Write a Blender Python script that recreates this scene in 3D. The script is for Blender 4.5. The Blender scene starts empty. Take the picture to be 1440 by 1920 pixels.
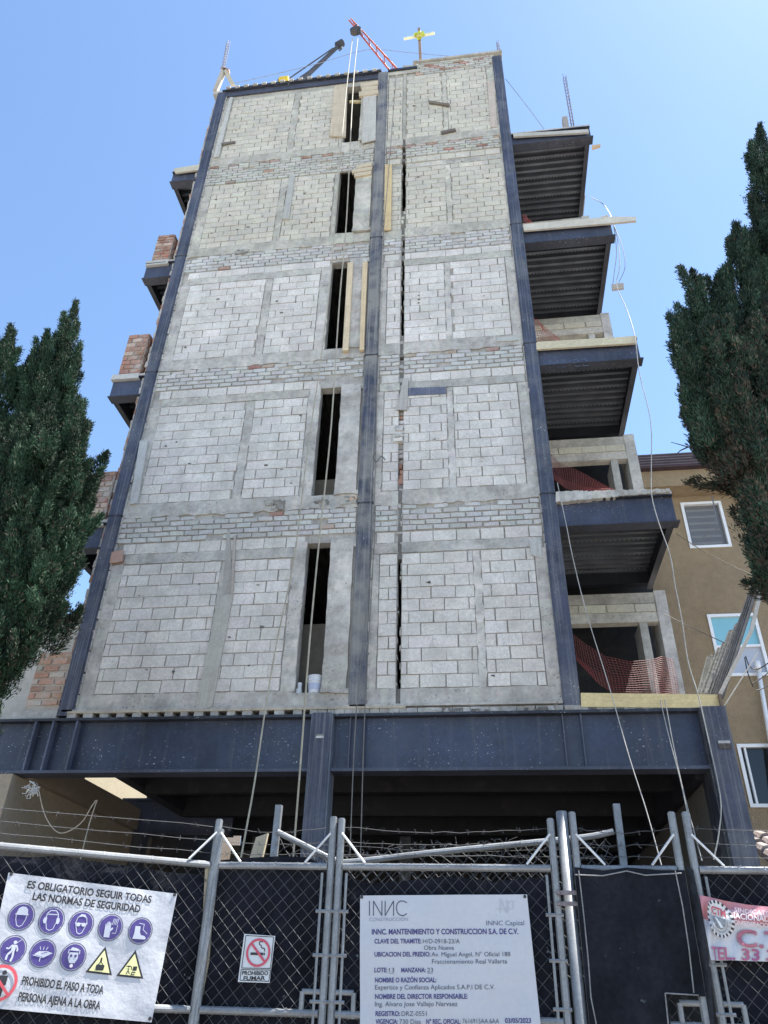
import bpy, math, random
import numpy as np
from mathutils import Vector, Matrix
random.seed(7)
rng = np.random.default_rng(7)
R = random.uniform
scn = bpy.context.scene
COL = scn.collection

# ---------------------------------------------------------------- camera
CAM = np.array([1.1054, -9.4026, 1.7]); PITCH, ROLL, YAW, FPX = 0.574073, 0.0320618, 0.150055, 1425.3
def cam_axes():
    cp, sp = math.cos(PITCH), math.sin(PITCH)
    f = np.array([0, cp, sp]); u = np.array([0, -sp, cp]); x = np.array([1., 0, 0])
    c, s = math.cos(YAW), math.sin(YAW); Rz = np.array([[c, -s, 0], [s, c, 0], [0, 0, 1]])
    f, u, x = Rz @ f, Rz @ u, Rz @ x
    cr, sr = math.cos(ROLL), math.sin(ROLL)
    return cr*x + sr*u, -sr*x + cr*u, f
AX, AU, AF = cam_axes()
cd = bpy.data.cameras.new('camera'); cam = bpy.data.objects.new('camera', cd); COL.objects.link(cam)
cam.matrix_world = Matrix([[AX[i], AU[i], -AF[i], CAM[i]] for i in range(3)] + [[0, 0, 0, 1]])
cd.sensor_fit = 'VERTICAL'; cd.sensor_height = 32; cd.lens = 32*FPX/1920; cd.clip_start = .05; cd.clip_end = 2000
scn.camera = cam
def ray(px, py): return AF + AX*(px-720)/FPX - AU*(py-960)/FPX
def at(px, py, Y=0.0):                    # survey helper: where a sight line meets the vertical plane y = Y
    d = ray(px, py); return Vector(CAM + d*((Y-CAM[1])/d[1]))
def atz(px, py, Z):
    d = ray(px, py); return Vector(CAM + d*((Z-CAM[2])/d[2]))
def atx(px, py, X):
    d = ray(px, py); return Vector(CAM + d*((X-CAM[0])/d[0]))

# ---------------------------------------------------------------- light
SUN_EL, SUN_AZ = math.radians(67), math.radians(77)      # azimuth from +Y towards +X: behind the tower, on its right
sdir = Vector((math.sin(SUN_AZ)*math.cos(SUN_EL), math.cos(SUN_AZ)*math.cos(SUN_EL), math.sin(SUN_EL)))
w = bpy.data.worlds.new('World'); scn.world = w; w.use_nodes = True
nt = w.node_tree; sky = nt.nodes.new('ShaderNodeTexSky'); sky.sky_type = 'NISHITA'; sky.sun_disc = False
sky.sun_elevation = SUN_EL; sky.sun_rotation = SUN_AZ; sky.air_density = 1.0; sky.dust_density = 0.8; sky.ozone_density = 1.0; sky.altitude = 1500
bg = nt.nodes['Background']; tn = nt.nodes.new('ShaderNodeMix'); tn.data_type = 'RGBA'; tn.blend_type = 'MULTIPLY'; tn.inputs[0].default_value = 1; tn.inputs[7].default_value = (.93, .995, 1.0, 1)
nt.links.new(sky.outputs[0], tn.inputs[6]); nt.links.new(tn.outputs[2], bg.inputs[0]); bg.inputs[1].default_value = 0.095
sl = bpy.data.lights.new('sun', 'SUN'); sl.energy = 5.0; sl.angle = math.radians(.5); sl.color = (1, .95, .87)
so = bpy.data.objects.new('sun', sl); COL.objects.link(so); so.rotation_euler = sdir.to_track_quat('Z', 'Y').to_euler(); so.location = (0, 0, 40)
scn.view_settings.view_transform = 'Standard'; scn.view_settings.look = 'None'; scn.view_settings.gamma = 1
scn.view_settings.exposure = 1.9
scn.cycles.max_bounces = 8; scn.cycles.diffuse_bounces = 4

# ---------------------------------------------------------------- materials
def mat(name, base=(.5, .5, .5), tint=False, rough=.85, metal=0, n1=(4, .25), n2=(40, .15), bump=(60, .3, .01), dirt=None, streak=None, speck=None, scale=(1, 1, 1), spec=.35):
    m = bpy.data.materials.new(name); m.use_nodes = True; t = m.node_tree; N = t.nodes; L = t.links
    b = N['Principled BSDF']; b.inputs['Roughness'].default_value = rough; b.inputs['Metallic'].default_value = metal
    b.inputs['Specular IOR Level'].default_value = spec
    tc = N.new('ShaderNodeTexCoord'); mp = N.new('ShaderNodeMapping'); mp.inputs['Scale'].default_value = scale
    L.new(tc.outputs['Object'], mp.inputs[0])
    if tint:
        a = N.new('ShaderNodeAttribute'); a.attribute_name = 'tint'; col = a.outputs['Color']
    else:
        c = N.new('ShaderNodeRGB'); c.outputs[0].default_value = (*base, 1); col = c.outputs[0]
    def noise(sc, det=5, vec=None, ro=.55):
        n = N.new('ShaderNodeTexNoise'); n.inputs['Scale'].default_value = sc; n.inputs['Detail'].default_value = det; n.inputs['Roughness'].default_value = ro
        L.new(vec or mp.outputs[0], n.inputs['Vector']); return n.outputs['Fac']
    def rmp(v, a0, a1, b0, b1):
        r = N.new('ShaderNodeMapRange'); L.new(v, r.inputs[0])
        for i, x in enumerate((a0, a1, b0, b1)): r.inputs[i+1].default_value = x
        return r.outputs[0]
    def mul(c, f):
        x = N.new('ShaderNodeMix'); x.data_type = 'RGBA'; x.blend_type = 'MULTIPLY'; x.inputs[0].default_value = 1
        L.new(c, x.inputs[6]); L.new(f, x.inputs[7]); return x.outputs[2]
    def mix(c, colr, f):
        x = N.new('ShaderNodeMix'); x.data_type = 'RGBA'; L.new(f, x.inputs[0]); L.new(c, x.inputs[6]); x.inputs[7].default_value = (*colr, 1); return x.outputs[2]
    for sc, am in (n1, n2):
        if am: col = mul(col, rmp(noise(sc), .3, .7, 1-am, 1+am))
    if dirt:   # (scale, colour, lo, hi, amount)
        col = mix(col, dirt[1], rmp(noise(dirt[0], 8, ro=.65), dirt[2], dirt[3], 0, dirt[4]))
    if streak: # (vec scale, colour, lo, hi, amount)
        m2 = N.new('ShaderNodeMapping'); m2.inputs['Scale'].default_value = streak[0]; L.new(tc.outputs['Object'], m2.inputs[0])
        col = mix(col, streak[1], rmp(noise(1, 6, m2.outputs[0], .7), streak[2], streak[3], 0, streak[4]))
    if speck:
        gate = N.new('ShaderNodeMath'); gate.operation = 'MULTIPLY'
        L.new(rmp(noise(speck[0], 3), speck[2], speck[3], 0, speck[4]), gate.inputs[0]); L.new(rmp(noise(1.7, 3), .44, .62, .08, 1), gate.inputs[1])
        col = mix(col, speck[1], gate.outputs[0])
    L.new(col, b.inputs['Base Color'])
    if bump:
        bp = N.new('ShaderNodeBump'); bp.inputs['Strength'].default_value = bump[1]; bp.inputs['Distance'].default_value = bump[2]
        L.new(noise(bump[0], 6), bp.inputs['Height']); L.new(bp.outputs[0], b.inputs['Normal'])
    return m
M = {}
M['block'] = mat('masonry', tint=True, n1=(1.1, .14), n2=(38, .16), bump=(55, .6, .014), dirt=(3.1, (.40, .38, .34), .47, .66, .7), streak=((14, 14, 1.0), (.30, .285, .255), .54, .75, .35), speck=(24, (.2, .19, .165), .66, .72, .5))
M['conc'] = mat('concrete', tint=True, n1=(1.3, .26), n2=(14, .14), bump=(26, .45, .02), dirt=(3.6, (.19, .18, .165), .46, .68, .6), streak=((12, 12, 1.4), (.47, .46, .44), .54, .7, .4), speck=(30, (.09, .085, .08), .62, .67, .75))
M['steel'] = mat('primed_steel', tint=True, rough=.6, n1=(2.5, .30), n2=(25, .15), bump=(20, .08, .01), dirt=(1.7, (.15, .15, .152), .48, .76, .7), streak=((34, 34, .55), (.21, .21, .215), .50, .70, .7), speck=(42, (.46, .47, .48), .68, .70, .85), spec=.4)
M['steel_dusty'] = mat('dusty_steel', tint=True, rough=.7, n1=(2.5, .30), n2=(25, .15), bump=(20, .12, .01), dirt=(1.4, (.22, .21, .19), .38, .58, .92), streak=((34, 34, .55), (.26, .255, .24), .48, .66, .8), speck=(42, (.46, .47, .48), .68, .70, .85), spec=.3)
M['beam'] = mat('beam_steel', tint=True, rough=.5, n1=(1.2, .45), n2=(20, .15), bump=(12, .06, .01), dirt=(1.3, (.052, .060, .082), .48, .74, .7), streak=((13, 13, .5), (.10, .105, .112), .54, .75, .55), speck=(38, (.42, .44, .47), .655, .70, .9), spec=.45)
M['dark'] = mat('dark_steel', tint=True, rough=.65, n1=(3, .3), n2=(30, .2), bump=(25, .1, .01), dirt=(4, (.05, .042, .036), .55, .75, .6))
M['deck'] = mat('steel_deck', tint=True, rough=.42, metal=.35, n1=(3, .25), n2=(30, .1), bump=None, dirt=(2, (.075, .078, .078), .52, .72, .6))
M['woodv'] = mat('board_upright', tint=True, n1=(3, .12), n2=(30, .1), bump=(40, .25, .006), streak=((45, 45, 1.5), (.20, .15, .10), .52, .72, .55), speck=(9, (.14, .09, .05), .72, .76, .7))
M['woodh'] = mat('board_level', tint=True, n1=(3, .12), n2=(30, .1), bump=(40, .25, .006), streak=((1.5, 45, 45), (.22, .15, .09), .52, .72, .5), speck=(9, (.14, .09, .05), .72, .76, .7))
M['galv'] = mat('galvanised', (.19, .20, .212), rough=.5, metal=.35, n1=(6, .2), n2=(60, .15), bump=(60, .08, .003), dirt=(8, (.20, .19, .17), .55, .75, .5), streak=((30, 30, 3), (.16, .11, .08), .68, .8, .5))
M['galv_light'] = mat('galvanised_strap', (.50, .51, .52), rough=.45, metal=.2, n1=(6, .2), n2=(60, .15), bump=None)
M['wire'] = mat('fence_wire', (.06, .062, .067), rough=.75, metal=.05, n1=(8, .3), n2=(60, .2), bump=None)
M['cable'] = mat('cable', tint=True, rough=.6, n1=(8, .2), n2=(80, .2), bump=None)
M['rust'] = mat('rusty_rod', (.16, .14, .15), rough=.8, n1=(6, .3), n2=(60, .3), bump=None)
M['cloth'] = mat('shade_cloth', tint=True, rough=.9, n1=(2.5, .5), n2=(30, .25), bump=(9, .35, .05), dirt=(2.2, (.03, .033, .04), .55, .8, .6), speck=(22, (.22, .24, .26), .71, .73, .8), spec=.12)
M['vinyl'] = mat('banner_vinyl', tint=True, rough=.45, n1=(1.5, .05), n2=(30, .03), bump=(5, .25, .05), dirt=(3, (.45, .45, .47), .5, .8, .3), speck=(60, (.2, .2, .22), .735, .75, .6))
M['ink'] = mat('printed_ink', tint=True, rough=.5, n1=(4, .06), n2=(40, .05), bump=None)
M['stucco'] = mat('brown_stucco', tint=True, n1=(.7, .10), n2=(9, .10), bump=(45, .9, .03), dirt=(1.3, (.16, .115, .065), .5, .8, .35), streak=((6, 6, .4), (.17, .13, .08), .6, .8, .3))
M['plaster'] = mat('plaster', tint=True, n1=(1, .12), n2=(15, .1), bump=(25, .4, .015), dirt=(2, (.18, .15, .12), .5, .75, .4))
M['glass'] = mat('window_glass', tint=True, rough=.08, n1=(1, .05), n2=(10, 0), bump=None, spec=.45)
M['white'] = mat('white_frame', (.74, .75, .76), rough=.4, n1=(3, .06), n2=(30, .05), bump=None)
M['tile'] = mat('roof_tile', tint=True, n1=(4, .2), n2=(40, .2), bump=(40, .3, .01))
M['leaf'] = mat('cypress_leaf', tint=True, rough=.8, n1=(1.5, .25), n2=(12, .2), bump=None, spec=.2)
M['bark'] = mat('bark', (.05, .038, .028), n1=(8, .3), n2=(40, .2), bump=(20, .8, .03), scale=(1, 1, .3))
M['paint'] = mat('machine_paint', tint=True, rough=.5, n1=(5, .15), n2=(40, .1), bump=None, dirt=(8, (.12, .09, .07), .6, .8, .6))
M['net'] = mat('orange_net', tint=True, rough=.6, n1=(5, .1), n2=(40, .1), bump=None)
M['ground'] = mat('pavement', (.30, .29, .275), n1=(.5, .2), n2=(14, .15), bump=(50, .4, .01))
M['dust'] = mat('site_floor', (.13, .115, .10), n1=(.8, .3), n2=(14, .2), bump=(30, .4, .02))

# ---------------------------------------------------------------- builders
ORG = {}
LEAN0, LEAN = 4.8, -0.0062        # the tower leans a touch to the left
def lean(p): return Vector((p[0] + LEAN*max(0, p[2]-LEAN0), p[1], p[2]))
class MB:
    def __init__(s): s.v = []; s.f = []; s.c = []
    def face(s, pts, col):
        n = len(s.v); s.v += [tuple(p) for p in pts]; s.f.append(tuple(range(n, n+len(pts)))); s.c.append(col)
    def hexa(s, p, col):          # 8 points: 4 front loop, 4 back loop
        n = len(s.v); s.v += [tuple(q) for q in p]
        for q in ((0, 1, 2, 3), (7, 6, 5, 4), (0, 4, 5, 1), (1, 5, 6, 2), (2, 6, 7, 3), (3, 7, 4, 0)):
            s.f.append(tuple(n+i for i in q)); s.c.append(col)
    def box(s, x0, x1, y0, y1, z0, z1, col=(.5, .5, .5), j=0):
        J = (lambda: R(-j, j)) if j else (lambda: 0)
        P = [(x0, y0, z0), (x1, y0, z0), (x1, y0, z1), (x0, y0, z1), (x0, y1, z0), (x1, y1, z0), (x1, y1, z1), (x0, y1, z1)]
        s.hexa([(a+J(), b+J()*.6, c+J()) for a, b, c in P], col)
    def prism(s, pts, d, col):    # polygon pts extruded by vector d
        n = len(s.v); k = len(pts); d = Vector(d)
        s.v += [tuple(p) for p in pts] + [tuple(Vector(p)+d) for p in pts]
        s.f.append(tuple(range(n, n+k))); s.f.append(tuple(range(n+2*k-1, n+k-1, -1))); s.c += [col, col]
        for i in range(k):
            q = (i+1) % k; s.f.append((n+i, n+k+i, n+k+q, n+q)); s.c.append(col)
    def tube(s, pts, r, col=(.5, .5, .5), n=6, cap=True):
        pts = [Vector(p) for p in pts]; k = len(pts); b0 = len(s.v)
        rr = r if isinstance(r, (list, tuple)) else [r]*k
        up = None
        for i, p in enumerate(pts):
            t = (pts[min(i+1, k-1)] - pts[max(i-1, 0)]).normalized()
            if up is None: up = Vector((0, 0, 1)) if abs(t.z) < .9 else Vector((1, 0, 0))
            a = t.cross(up)
            if a.length < 1e-5: a = t.orthogonal()
            a.normalize(); b = t.cross(a); up = -b if False else b.cross(t) * 0 + up
            for q in range(n):
                an = 2*math.pi*q/n; s.v.append(tuple(p + a*math.cos(an)*rr[i] + b*math.sin(an)*rr[i]))
        for i in range(k-1):
            for q in range(n):
                q2 = (q+1) % n; s.f.append((b0+i*n+q, b0+i*n+q2, b0+(i+1)*n+q2, b0+(i+1)*n+q)); s.c.append(col)
        if cap:
            s.f.append(tuple(b0+q for q in range(n))[::-1]); s.f.append(tuple(b0+(k-1)*n+q for q in range(n))); s.c += [col, col]
    def bar(s, a, b, wv, tv, col): # rectangular bar a->b with half-size vectors wv, tv
        a, b, wv, tv = map(Vector, (a, b, wv, tv))
        s.hexa([a-wv-tv, a+wv-tv, a+wv+tv, a-wv+tv, b-wv-tv, b+wv-tv, b+wv+tv, b-wv+tv], col)
    def build(s, name, m, parent=None, smooth=False, ln=False):
        V = np.array(s.v, dtype=float)
        if ln: V[:, 0] += LEAN*np.maximum(0, V[:, 2]-LEAN0)
        if parent is not None: o3 = ORG[parent.name]
        else: o3 = np.array([(V[:, 0].min()+V[:, 0].max())/2, (V[:, 1].min()+V[:, 1].max())/2, V[:, 2].min()])
        me = bpy.data.meshes.new(name); me.from_pydata([tuple(p) for p in V-o3], [], s.f)
        at_ = me.attributes.new('tint', 'FLOAT_COLOR', 'FACE')
        at_.data.foreach_set('color', np.array([(*c, 1) for c in s.c], dtype=np.float32).ravel())
        me.materials.append(m)
        if smooth: me.polygons.foreach_set('use_smooth', [True]*len(me.polygons))
        me.update(); o = bpy.data.objects.new(name, me); COL.objects.link(o)
        if parent is not None: o.parent = parent; ORG[o.name] = o3
        else: o.location = o3; ORG[o.name] = o3
        return o
def tag(o, label, cat, group=None, kind=None):
    o['label'] = label; o['category'] = cat
    if group: o['group'] = group
    if kind: o['kind'] = kind
    return o
def thing(name, loc, label, cat, group=None):
    o = bpy.data.objects.new(name, None); COL.objects.link(o); o.location = loc; ORG[o.name] = np.array(loc, float)
    return tag(o, label, cat, group)
def vary(c, a=.1, h=.02):
    k = 1 + R(-a, a); return tuple(max(0.004, x*k + R(-h, h)*x) for x in c)
def smoothpath(pts, n=4):
    P = [Vector(p) for p in pts]; out = []
    for i in range(len(P)-1):
        p0, p1, p2, p3 = P[max(i-1, 0)], P[i], P[i+1], P[min(i+2, len(P)-1)]
        for k in range(n):
            t = k/n; out.append(.5*((2*p1)+(-p0+p2)*t+(2*p0-5*p1+4*p2-p3)*t*t+(-p0+3*p1-3*p2+p3)*t**3))
    out.append(P[-1]); return out

# ================================================================ SETTING
g = MB(); g.box(-400, 400, -400, -7.5, -.3, -.12, (.3, .3, .3)); o = g.build('street', M['ground']); o['kind'] = 'structure'
g = MB(); g.box(-400, 400, -7.5, 900, -.3, 0, (.3, .3, .3)); o = g.build('ground', M['dust']); o['kind'] = 'structure'

# ================================================================ TOWER
NAVY = (.042, .049, .077); NAVYD = (.016, .018, .027); CONC = (.41, .385, .345); BLK = (.555, .52, .475); BLKU = (.50, .46, .375); CONCU = (.41, .385, .32); RED = (.31, .165, .115)
tower = thing('apartment_building', (-1.2, 0, 0), 'unfinished grey block apartment tower on a dark blue steel frame', 'building')
S = lambda k: 5.1 + 3.1*k
WL, WR = -1.43, -1.06                     # the stair window strip
CL, CR = -.695, -.46                      # centre steel column
XL0, XL1, XR0, XR1 = -4.66, -4.43, 2.0, 2.22
MIDL = -2.62; MIDR = [1.04, .74, .77, .86, .86]
CRK = -.055
WIN = [(5.08, 7.37), (8.2, 10.42), (11.3, 13.64), (14.47, 16.72), (17.61, 19.95)]
GAPS = {0: [(5.12, 7.04)], 1: [(8.33, 10.02), (10.93, 11.02)], 2: [(11.52, 13.52), (13.66, 13.78), (13.9, 14.12)], 3: [(15.02, 16.72), (16.80, 16.95), (17.03, 17.24)], 4: []}

def part_of(fn, name, m, *a, ln=True, **k):
    mb = MB(); fn(mb, *a, **k); return mb.build(name, m, tower, ln=ln)
def courses(mb, x0, x1, z0, z1, n, L, colf, gap=.012, j=.003, y=0.0, proud=.012, off=0., miss=0):
    h = (z1-z0)/n
    for r in range(n):
        a, b = z0+r*h, z0+(r+1)*h
        x = x0 - (L*.5 if r % 2 else 0) - off*L - R(0, .03)
        while x < x1:
            xa, xb = max(x, x0), min(x+L, x1); x += L*R(.97, 1.03)
            if xb-xa < .045 or R(0, 1) < miss: continue
            c = colf(); i = .004; d = R(-.004, .004)
            F = [(xa+gap/2+i, y-proud+d, a+gap/2+i), (xb-gap/2-i, y-proud+d, a+gap/2+i), (xb-gap/2-i, y-proud+d, b-gap/2-i), (xa+gap/2+i, y-proud+d, b-gap/2-i)]
            B = [(xa+gap/2, y+.03, a+gap/2), (xb-gap/2, y+.03, a+gap/2), (xb-gap/2, y+.03, b-gap/2), (xa+gap/2, y+.03, b-gap/2)]
            mb.hexa([(p[0]+R(-j, j), p[1]+R(-j, j)*.8, p[2]+R(-j, j)) for p in F] + B, c)
def ragged(mb, x0, x1, z0, z1, y, col, jt=.01, jb=.02, step=.09, th=.03):   # a cast band with broken edges
    n = max(2, int((x1-x0)/step)); xs = [x0+(x1-x0)*i/n for i in range(n+1)]
    t = [z1+R(-jt, jt) for _ in xs]; b = [z0+R(-jb, jb) for _ in xs]; ys = [y+R(-.004, .004) for _ in xs]
    for i in range(n):
        c = vary(col, .06)
        mb.hexa([(xs[i], ys[i], b[i]), (xs[i+1], ys[i+1], b[i+1]), (xs[i+1], ys[i+1], t[i+1]), (xs[i], ys[i], t[i]),
                 (xs[i], y+th, b[i]), (xs[i+1], y+th, b[i+1]), (xs[i+1], y+th, t[i+1]), (xs[i], y+th, t[i])], c)
def ragged_v(mb, x0, x1, z0, z1, y, col, j=.012, step=.1, th=.03):
    n = max(2, int((z1-z0)/step)); zs = [z0+(z1-z0)*i/n for i in range(n+1)]
    l = [x0+R(-j, j) for _ in zs]; r = [x1+R(-j, j) for _ in zs]; ys = [y+R(-.004, .004) for _ in zs]
    for i in range(n):
        c = vary(col, .06)
        mb.hexa([(l[i], ys[i], zs[i]), (r[i], ys[i], zs[i]), (r[i+1], ys[i+1], zs[i+1]), (l[i+1], ys[i+1], zs[i+1]),
                 (l[i], y+th, zs[i]), (r[i], y+th, zs[i]), (r[i+1], y+th, zs[i+1]), (l[i+1], y+th, zs[i+1])], c)
def brickcol(k, p_red):
    def f():
        if R(0, 1) < p_red: return vary(random.choice([RED, (.36, .27, .215), (.33, .22, .165)]), .2, .1)
        return vary((.44, .43, .405) if k < 3 else (.42, .41, .36), .14, .03)
    return f
REDROWS = {1: (.05, .02), 2: (.07, .10), 3: (.08, .04), 4: (.12, .18), 5: (.1, .1)}
TOPL, TOPR = 20.15, 20.42
for k in range(5):
    s = S(k); e = S(k+1); up = k >= 3
    bc = BLKU if up else BLK; cc = CONCU if up else CONC
    morc = tuple(x*.86 for x in cc)
    wz0, wz1 = WIN[k]
    # structural wall bodies (mortar behind the blocks, 0.15 m thick)
    zt = e if k < 4 else TOPL
    wl = MB()
    lo = 4.86 if k == 0 else s
    wl.box(XL1-.05, WL, .012, .17, lo, zt, morc)
    wl.box(WR, CL+.03, .012, .17, lo, zt, morc)
    if lo < wz0: wl.box(WL, WR, .0121, .169, lo, wz0, morc)
    if wz1 < zt: wl.box(WL, WR, .0121, .169, wz1, zt, morc)
    wl.build('bay_wall', M['conc'], tower, ln=True)
    zt = e if k < 4 else TOPR
    cw = [.030, .036, .032, .045, .036][k]
    wr = MB(); wr.box(CR-.03, CRK-cw, .012, .17, lo, zt, morc); wr.box(CRK+cw, XR0+.05, .012, .17, lo, zt, morc)
    zc_ = lo
    for (ga, gb) in GAPS[k]+[(zt, zt)]:
        if ga > zc_: wr.box(CRK-cw, CRK+cw, *((.0121+R(0, .01), .169) if k < 4 else (-.006, .1)), zc_, ga, tuple(x*(.42 if k < 4 else 1.05) for x in morc))  # filler colour darkened to paint shade into the recessed joint
        zc_ = gb
        z_ = ga
        while z_ < gb-.02 and k != 1:    # broken lips of the open joint
            hz = R(.03, .13); sd = random.choice([-1, 1]); w_ = R(.004, .024)
            x_ = CRK+sd*cw; wr.box(min(x_, x_-sd*w_), max(x_, x_-sd*w_), R(.0, .03), .15, z_, min(gb, z_+hz), vary(morc, .25), .004); z_ += hz+R(.0, .06)
    if k == 1:
        for i in range(17): # broken red brick packed into the joint
            zz = 8.35+i*.1; wr.box(CRK-cw+R(-.015, .01), CRK+cw+R(-.02, .03), .03+R(-.015, .03), .12, zz, zz+R(.06, .1), random.choice([vary(RED, .3), vary(RED, .3), (.30, .27, .25), (.5, .48, .46)]), .012)
        for i in range(8): zz = 9.15+i*.04; wr.box(CRK-.09+R(-.02, .03), CRK+R(0, .05), -.03+R(-.02, .01), .05, zz, zz+R(.03, .06), vary((.46, .44, .41), .2), .015)
    z_ = lo+.02
    while k < 4 and z_ < zt-.1:      # crumbs and lips of mortar across the joint
        hz = R(.03, .11)
        if not any(ga-.02 < z_+hz and z_ < gb+.02 for ga, gb in GAPS[k]):
            sd = random.choice([-1, 1]); w_ = R(.01, .07); x_ = CRK+sd*cw; wr.box(min(x_, x_-sd*w_), max(x_, x_-sd*w_), R(-.015, .01), .1, z_, z_+hz, vary(cc, .2), .008)
        z_ += hz+R(.02, .16)
    wr.build('bay_wall', M['conc'], tower, ln=True)
    # block courses
    n = 11 if not up else (13 if k == 3 else 15); L = .335 if not up else .31
    zb1 = s+2.02 if k < 3 else (s+2.12 if k == 3 else 19.93)
    def bcf(c=bc): return vary(c, .07, .015)
    mr = MIDR[k]; zb1r = zb1 if k < 3 else (s+2.0 if k == 3 else 20.05); x0 = CR+.12 if not up else CR+.03
    g_ = .006 if up else .0045
    panels = [(-4.22, MIDL-.075, s+.02, zb1, n, L, R(0, .5)), (MIDL+.075, WL-.2 if not up else WL-.09, s+.02, zb1, n, L, R(0, .5)),
              (x0, CRK-cw-.004, s+.02, zb1r, n, L*.9, 0), (CRK+cw+.004, mr-.055, s+.02, zb1r, n, L, R(0, .5)), (mr+.055, XR0-.17 if k != 3 else XR0-.02, s+.02, zb1r, n, L, R(0, .5))]
    if k < 3: panels.append((-4.3, WL-.03, s+2.2, s+2.385, 1, L, .3))
    if k < 4: panels += [(CR+.06, CRK-cw-.004, s+2.2, s+2.385, 1, L*.9, 0), (CRK+cw+.004, XR0-.02, s+2.2, s+2.385, 1, L, .6)]
    for (xa, xb, za, zb, n_, L_, of_) in panels: part_of(courses, 'block_courses', M['block'], xa, xb, za, zb, n_, L_, bcf, off=of_, gap=g_)
    # brick courses under the next slab
    if k < 4:
        z0b = s+2.40 if k != 3 else s+2.15; zr = s+2.86
        nb = 5 if k != 3 else 8
        for (xa, xb, q) in ((XL1+.01, CL-.01, 0), (CR+.02, XR0-.01, 1)):
            bb = MB(); pr = REDROWS[k+1][q]
            hh = (zr-z0b)/nb
            zz0 = z0b if (k != 3 or q == 0) else s+2.42
            nb2 = nb if (k != 3 or q == 0) else 5
            for (x_a, x_b) in (((xa, xb),) if q == 0 else ((xa, CRK-.03), (CRK+.03, xb))):
                courses(bb, x_a, x_b, zz0, zr-hh, nb2-1, .235, brickcol(k, pr*.25), gap=.014, j=.007, proud=.016, miss=.03)
                courses(bb, x_a, x_b, zr-hh, zr, 1, .235, brickcol(k, min(1, pr*2.6)), gap=.016, j=.01, proud=.012, miss=.12)
            bb.build('brick_courses', M['block'], tower, ln=True)
    else:
        bb = MB(); courses(bb, CR+.65, XR0+.01, 20.06, 20.58, 6, .235, brickcol(4, .35), gap=.015, j=.006, proud=.016)
        bb.box(CR+.65, XR0+.05, .005, .17, 20.42, 20.6, CONCU)
        bb.build('brick_courses', M['block'], tower, ln=True)
    # cast concrete bands and pilasters
    zs0 = 4.885 if k == 0 else s-.24
    rg_ = lambda nm, *a_, **k_: part_of(ragged, nm, M['conc'], *a_, **k_)
    rv_ = lambda *a_, **k_: part_of(ragged_v, 'pilaster', M['conc'], *a_, **k_)
    rg_('slab_band', XL1, WL-.02, zs0, s+.015, -.016, cc, jb=.022); rg_('window_sill', WL-.02, WR+.02, zs0, wz0, -.017, vary(cc, .1), jb=.02, jt=.006); rg_('slab_band', WR+.02, CL+.01, zs0, s+.015, -.016, cc, jb=.022)
    rg_('slab_band', CR-.01, CRK-.03, zs0, s+.015, -.016, cc, jb=.022); rg_('slab_band', CRK+.03, XR0+.01, zs0, s+.015, -.016, cc, jb=.022)
    if k < 3:
        rg_('tie_band', XL1+.2, WL-.19, s+2.035, s+2.2, -.010, vary(cc, .08), jb=.008, jt=.008); rg_('tie_band', CR+.04, CRK-.028, s+2.035, s+2.2, -.010, vary(cc, .08), jb=.008, jt=.008); rg_('tie_band', CRK+.028, XR0-.04, s+2.035, s+2.2, -.010, vary(cc, .08), jb=.008, jt=.008)
    if k == 3: rg_('tie_band', CRK+.06, XR0+.01, s+2.02, s+2.17, -.010, vary(cc, .08), jb=.01)
    c2 = tuple(x*1.06 for x in cc)
    rv_(MIDL-.07, MIDL+.07, s+.01, zb1, -.009, c2, j=.018); rv_(mr-.052, mr+.052, s+.01, zb1r, -.009, tuple((x+y)/2 for x, y in zip(c2, bc)), j=.016)
    rv_(XL1+.02, -4.22, s+.01, zb1, -.014, c2, j=.008); rv_(XR0-.16 if k != 3 else XR0-.05, XR0, s+.01, zb1r, -.014, c2, j=.006)
    if not up: rv_(WL-.19, WL, s+.01, s+2.3, -.013, tuple(x*1.12 for x in cc), j=.012)
    else: rv_(WL-.085, WL, s+.01, zb1, -.010, c2, j=.006)
    rv_(CR, x0-.01, s+.01, zb1r, -.012, c2, j=.008)
    pc = MB(); ragged_v(pc, WR, CL-.035, wz0+.02, wz1-.03, -.045, tuple(x*1.08 for x in cc), j=.007, th=.2, step=.16)
    ragged(pc, WR-.01, CL, wz0-.02, wz0+.05, -.05, cc, th=.06); ragged(pc, WR-.01, CL, wz1-.1, wz1+.02, -.03, cc, jb=.03, jt=.02, th=.05)
    pc.build('concrete_pillar', M['conc'], tower, ln=True)
    # floor slab with ribbed underside, seen through the window
    fs = MB(); fs.box(XL1, XR0, .18, 7.9, s-.23, s-.08, (.16, .16, .15))
    x = XL1+.05
    while x < XR0-.1:
        fs.hexa([(x, .2, s-.28), (x+.10, .2, s-.28), (x+.13, .2, s-.2305), (x-.03, .2, s-.2305), (x, 7.85, s-.28), (x+.10, 7.85, s-.28), (x+.13, 7.85, s-.2305), (x-.03, 7.85, s-.2305)], (.19, .19, .175)); x += .2
    fs.build('floor_slab', M['deck'], tower, ln=True)
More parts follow.
